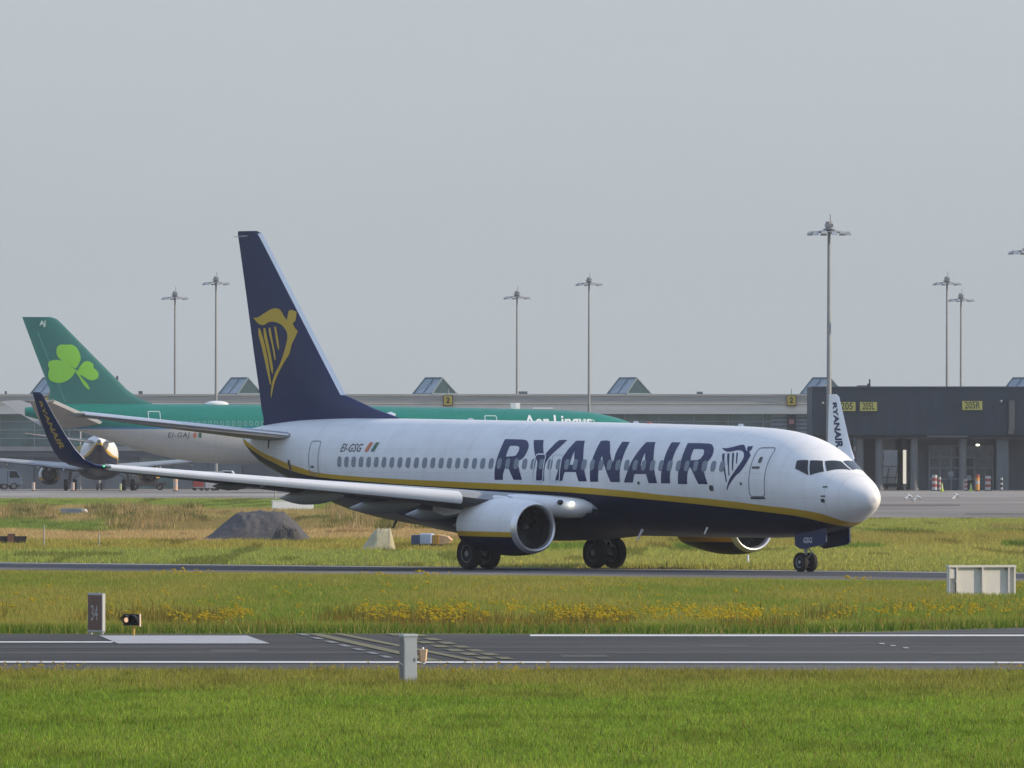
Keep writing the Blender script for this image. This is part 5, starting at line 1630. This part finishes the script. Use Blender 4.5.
p = at(72, 516); s_ = p.y / FPX
t = thing('grey_board', 'low bluish grey board among the brown tussocks at the left', 'board', p, math.radians(-10))
MB().box(-12 * s_, 10 * s_, 0, .3, .05, 7.5 * s_).build('panel', mat('board_bluegrey', (.26, .29, .34), .6), t, bevel=.03)
MB().ball((13 * s_, .2, 5.0 * s_), (2.5 * s_, .2, 2.2 * s_), 10, 6).build('lamp', M_WHITE, t, True)
for xx in (-9, 7): MB().box((xx - .7) * s_, (xx + .7) * s_, .31, .4, 0, 6 * s_).build('leg', M_STRUT, t)

p = at(9, 545); s_ = p.y / FPX
t = thing('dark_sign', 'low black sign box with a brown patch at the left edge', 'sign', p, math.radians(6))
MB().prism([(-24 * s_, 1.5 * s_), (16.5 * s_, 1.5 * s_), (18 * s_, 8.8 * s_), (-24 * s_, 8.8 * s_)], 0, .4).build('cabinet', mat('sign_black', (.030, .020, .018), .6, var=.3, scale=2), t)
MB().box(-1.5 * s_, 5 * s_, -.04, -.005, 2.2 * s_, 10.6 * s_).build('brown_patch', mat('patch_brown', (.16, .075, .055), .7), t)
MB().box(-1.0 * s_, 6 * s_, -.02, .38, 8.85 * s_, 11.2 * s_).build('top_box', mat('sign_black', (.03, .02, .018), .6), t)
for xx in (-14, 10): MB().box((xx - 1) * s_, (xx + 1) * s_, .1, .3, 0, 1.45 * s_).build('leg', M_STRUT, t)

# heaps: gravel and a pale block
def heap(name, label, cat, u0, u1, vtop, vbase, material, depth, seed, peak=.55, rough=.12, n=46, flat=1.25, namp=.35):
    pl, pr = at(u0, vbase), at(u1, vbase)
    Wd = pr.x - pl.x; H = (vbase - vtop) * pl.y / FPX
    r = np.random.default_rng(seed)
    m = MB(); rings = []
    nx, ny = n, max(22, n // 3)
    g = r.random((64, 64))
    vs, fs = [], []
    for j in range(ny + 1):
        for i in range(nx + 1):
            a, b = i / nx, j / ny
            q = a / peak if a < peak else (1 - a) / (1 - peak)
            q = min(max(q * flat, 0), 1)
            e = (q * q * (3 - 2 * q) * .5 + q * .5) * max(1 - (2 * b - 1) ** 2, 0) ** .8
            nzv = (vnoise(np.array([a * 9.]), np.array([b * 5.]), 1, seed)[0] - .5) * namp + (vnoise(np.array([a * 26.]), np.array([b * 14.]), 1, seed + 1)[0] - .5) * rough
            vs.append((-Wd / 2 + a * Wd, b * depth - depth / 2, H * e * (1 + nzv) - .02))
    for j in range(ny):
        for i in range(nx):
            k = j * (nx + 1) + i
            fs.append((k, k + 1, k + nx + 2, k + nx + 1))
    m.add(vs, fs)
    o = m.build(name, material, None, True, 80)
    o.location = ((pl.x + pr.x) / 2, pl.y + depth / 2, 0)
    return tag(o, label, cat)
heap('gravel_heap', 'large dark grey heap of gravel in the rough grass behind the wing', 'heap', 196, 313, 511.5, 541, mat('gravel_grey', (.088, .082, .082), .95, color2=(.046, .043, .043), scale=3.5, bump=.8), 9, 5, .60, .10, 110, 1.55, .16)
heap('soil_heap', 'small dark heap of soil at the right foot of the gravel heap', 'heap', 268, 304, 527, 542, mat('soil_dark', (.06, .055, .05), .95, color2=(.03, .028, .026), scale=4, bump=.8), 3, 9, .55, .35, 46, 1.8)
heap('sand_heap', 'pale cream heap of sand under the belly of the white jet', 'heap', 358, 396, 528.5, 550, mat('sand_cream', (.42, .38, .24), .95, color2=(.30, .27, .16), scale=2.5, bump=.5), 3, 13, .76, .05, 46, 1.5, .07)

# small works trailer, blue-white body with an orange end
p = at(431, 548); s_ = p.y / FPX
t = thing('works_trailer', 'small blue and white trailer with an orange end behind the near wheels', 'trailer', p, math.radians(-6))
MB().box(-20 * s_, -12 * s_, 0, 1.1, 3.4 * s_, 13 * s_).build('equipment_bin', mat('bin_navy', (.05, .07, .15), .5), t, bevel=.03)
MB().box(-11.8 * s_, 1 * s_, 0, 1.1, 3.4 * s_, 14.5 * s_).build('body', mat('body_paleblue', (.42, .48, .62), .4, var=.25, scale=2), t, bevel=.08)
MB().box(1.2 * s_, 8 * s_, .05, 1.05, 3.4 * s_, 13.2 * s_).build('hopper', mat('hopper_amber', (.50, .26, .035), .5, var=.25, scale=3), t, bevel=.04)
MB().prism([(8.2 * s_, 3.4 * s_), (17 * s_, 5.0 * s_), (20 * s_, 8 * s_), (16 * s_, 11.5 * s_), (8.2 * s_, 12.8 * s_)], .1, 1.0).build('tail_board', mat('board_peach', (.72, .42, .22), .5, var=.2, scale=3), t)
MB().box(-20 * s_, 12 * s_, .1, 1.0, 2.2 * s_, 3.3 * s_).build('chassis', M_DARK, t)
for xx in (-13, 5):
    for yy in (.12, .98): wheel(t, (xx * s_, yy, 2.6 * s_), 2.6 * s_, .14)

# ------------------------------------------------------------------ apron clutter by the buildings
M_RED = mat('cone_red', (.28, .045, .04), .6); M_WHT = mat('barrel_white', (.44, .44, .43), .6)
def barrel(u, v, hpx, wpx, label, mats, nb=5, cat='bollard', name='striped_bollard', group='striped bollards by the gate building'):
    p = at(u, v); s_ = p.y / FPX
    t = thing(name, label, cat, p, 0, group)
    R, H = wpx * s_ / 2, hpx * s_
    MB().lathe([(0, R * 1.35), (.06, R * 1.35), (.09, R)], 'z', (0, 0, 0), 14).build('base', M_DARK, t, True)
    for k in range(nb):
        MB().lathe([(.09 + (H - .1) * k / nb, R), (.09 + (H - .1) * (k + 1) / nb - .005, R * .97)], 'z', (0, 0, 0), 14).build('stripe', mats[k % len(mats)], t, True)
    return t
barrel(934.5, 490.8, 16, 5.5, 'wide red and white bollard, leftmost before the glass entrance', (M_WHT, M_RED))
barrel(939.5, 490.8, 14, 3, 'thin red and white bollard tight beside the leftmost wide one', (M_WHT, M_RED))
barrel(966, 490.8, 12, 2.6, 'thin red and white bollard left of the orange one', (M_WHT, M_RED))
barrel(988, 490.8, 15, 5.5, 'wide red and white bollard before the right-hand column', (M_WHT, M_RED))
barrel(1001.5, 490.6, 13, 2.6, 'thin dark and white bollard, rightmost before the gate building', (M_WHT, M_DARK))
barrel(977.5, 491.2, 17, 4.2, 'tall orange bollard with a red top between the cone and the column', (mat('bollard_orange', (.60, .28, .05), .5), mat('bollard_orange', (.6, .28, .05), .5), M_WHT, mat('bollard_orange', (.6, .28, .05), .5), M_RED))
def cone(u, v, hpx, label, material, grp='green cones by the gate building'):
    p = at(u, v); s_ = p.y / FPX
    t = thing('traffic_cone', label, 'cone', p, 0, grp)
    MB().box(-2.2 * s_, 2.2 * s_, -2.2 * s_, 2.2 * s_, 0, .06).build('base', material, t)
    MB().lathe([(.062, 1.7 * s_), (hpx * s_, .45 * s_)], 'z', (0, 0, 0), 14).build('body', material, t, True)
    MB().lathe([(hpx * s_ * .5, 1.16 * s_), (hpx * s_ * .7, .92 * s_)], 'z', (0, 0, 0), 14).build('sleeve', M_WHT, t, True)
M_LIME = mat('cone_lime', (.36, .48, .06), .5)
cone(942, 492, 9, 'lime cone beside the leftmost bollards', M_LIME)
cone(971, 491.2, 8, 'lime cone beside the tall orange bollard', M_LIME)

# gulls resting on the pale concrete
M_GULLW = mat('gull_white', (.72, .72, .70), .7); M_GULLG = mat('gull_grey', (.34, .36, .38), .7)
for u, v, rz, lab in ((905.5, 501.6, 0.2, 'white gull on the apron, leftmost of the loose flock'), (910.5, 499.6, 2.6, 'white gull on the apron, second from the left'), (913.5, 503.2, -.4, 'white gull on the apron, nearest of the flock'), (919.5, 501, 2.9, 'white gull on the apron, at the right of the left flock'), (953, 501.6, .5, 'white gull on the apron, left one of the pair further right'), (957.5, 498.4, 3.3, 'white gull on the apron, right one of the pair further right')):
    p = at(u, v)
    m = MB()
    rr = []
    for xq, zq, rw, rh in ((-.20, .20, .01, .008), (-.14, .21, .06, .05), (-.05, .23, .10, .11), (.05, .26, .10, .12), (.12, .33, .07, .085), (.15, .40, .055, .06), (.18, .45, .055, .055), (.22, .46, .025, .025), (.27, .445, .006, .006)):
        rr.append([(xq, rw * math.cos(2 * math.pi * k / 10), zq + rh * math.sin(2 * math.pi * k / 10)) for k in range(10)])
    m.rings(rr)
    t = thing('gull', lab, 'gull', p, rz, 'gulls on the apron')
    m.build('body', M_GULLW, t, True, 80)
    for sg in (-1, 1):
        w_ = MB(); w_.rings([[(xq, sg * (.088 + .012 * math.cos(a)) , zq + hh_ * math.sin(a)) for a in [2 * math.pi * k / 8 for k in range(8)]] for xq, zq, hh_ in ((-.22, .20, .004), (-.14, .22, .04), (-.02, .25, .075), (.08, .27, .03))])
        w_.build('folded_wing', M_GULLG, t, True)
        MB().tube([(.0, sg * .03, .14), (.01, sg * .03, 0), (.05, sg * .03, .004)], .008, 6).build('leg', mat('gull_leg', (.4, .25, .1), .6), t)

# ground equipment under and beyond the green jet
box_van('service_van', 'small white service van by the pier below the grey wall, far left', (xat(8, 1424), 1424, 0), math.radians(8), 2.6, 1.8, 2.1, (.11, .14, .19))
box_van('service_van', 'white service van on the apron under the green fuselage, right of the red cart', (xat(222, 1395), 1395, 0), math.radians(-4), 3.0, 1.8, 1.9, (.55, .56, .58))
def cart(u, v, label, body, L=1.1, H=.75, name='baggage_cart'):
    p = at(u, v)
    t = thing(name, label, 'cart', p, math.radians(5))
    MB().box(-L / 2, L / 2, -.6, .6, .28, .36).build('deck', M_STRUT, t)
    MB().box(-L / 2 + .04, L / 2 - .04, -.55, .55, .365, .365 + H).build('load', mat('cart_load_%02d' % int(body[0] * 99), body, .6, var=.2, scale=2), t, bevel=.04)
    MB().tube([(L / 2, 0, .3), (L / 2 + .5, 0, .22)], .03, 6).build('tow_bar', M_STRUT, t)
    for xx in (-L / 2 + .2, L / 2 - .2):
        for yy in (-.5, .5): wheel(t, (xx, yy, .17), .17, .1)
cart(198, 490.5, 'red baggage cart on the apron below the green fuselage', (.40, .06, .06))
cart(210, 490.8, 'pale baggage cart on the apron right of the red cart', (.45, .45, .46), 1.0, .6)
cart(232, 490.4, 'white baggage cart on the apron right of the white van', (.5, .5, .52), 1.3, .5)
p = at(150, 490.2)
t = thing('belt_loader', 'long dark belt loader on the apron under the green fuselage', 'belt loader', p, math.radians(4))
MB().box(-2.2, 1.6, -.8, .8, .4, .8).build('chassis', mat('loader_dark', (.035, .036, .045), .6), t, bevel=.03)
MB().prism([(-2.4, .82), (2.2, 1.35), (2.2, 1.5), (-2.4, .98)], -.4, .4).build('belt', mat('loader_belt', (.07, .05, .045), .8), t)
MB().box(-2.0, -.9, -.78, -.42, .82, 1.5).build('cab', M_BANDD, t, bevel=.03)
for xx in (-1.5, 1.0):
    for yy in (-.7, .7): wheel(t, (xx, yy, .35), .35, .22)
barrel(175.5, 491.4, 15, 4.6, 'peach sunlit barrel standing right of the dark belt loader', (mat('barrel_peach', (.62, .40, .28), .5), mat('barrel_peach', (.62, .40, .28), .5), M_WHT), 5, 'barrel', 'traffic_barrel', 'loose barrels on the apron')
barrel(33.5, 491.2, 9, 3.2, 'small peach barrel on the apron near the left edge', (mat('barrel_peach', (.62, .40, .28), .5), M_WHT), 4, 'barrel', 'traffic_barrel', 'loose barrels on the apron')
barrel(73, 491.2, 9, 3.2, 'small peach barrel on the apron under the dark winglet', (mat('barrel_peach', (.62, .40, .28), .5), M_WHT), 4, 'barrel', 'traffic_barrel', 'loose barrels on the apron')
barrel(120.5, 491.4, 8, 2.4, 'small lime marker on the apron left of the belt loader', (M_LIME, M_WHT), 4, 'barrel', 'traffic_barrel', 'loose barrels on the apron')
# yellow stand marker near the pier
p = Vector((xat(80.5, 1405), 1405, 0))
t = thing('amber_marker', 'tilted amber marker board on a pole beside the dark winglet', 'sign', p, 0)
MB().tube([(0, .05, 0), (0, .05, zat(431, 1405))], .07, 8).build('pole', M_WHT, t, True)
MB().prism([(-.35, zat(449, 1405)), (.15, zat(450, 1405)), (.55, zat(446.2, 1405)), (-.2, zat(446, 1405))], -.06, .0).build('panel', M_SIGNO, t)

# the thin haze of a mild evening
hz = MB(); hz.box(-130, 130, -20, 1700, -1.0, 62.0)
haze = hz.build('haze', bpy.data.materials.new('haze_air'))
haze['kind'] = 'stuff'
hm = haze.data.materials[0]
hm.use_nodes = True
ht = hm.node_tree
ht.nodes.clear()
ho = ht.nodes.new('ShaderNodeOutputMaterial')
pv = ht.nodes.new('ShaderNodeVolumePrincipled')
pv.inputs['Color'].default_value = (.93, .96, 1.0, 1)
pv.inputs['Density'].default_value = 5.5e-5
pv.inputs['Anisotropy'].default_value = .2
ht.links.new(pv.outputs[0], ho.inputs['Volume'])
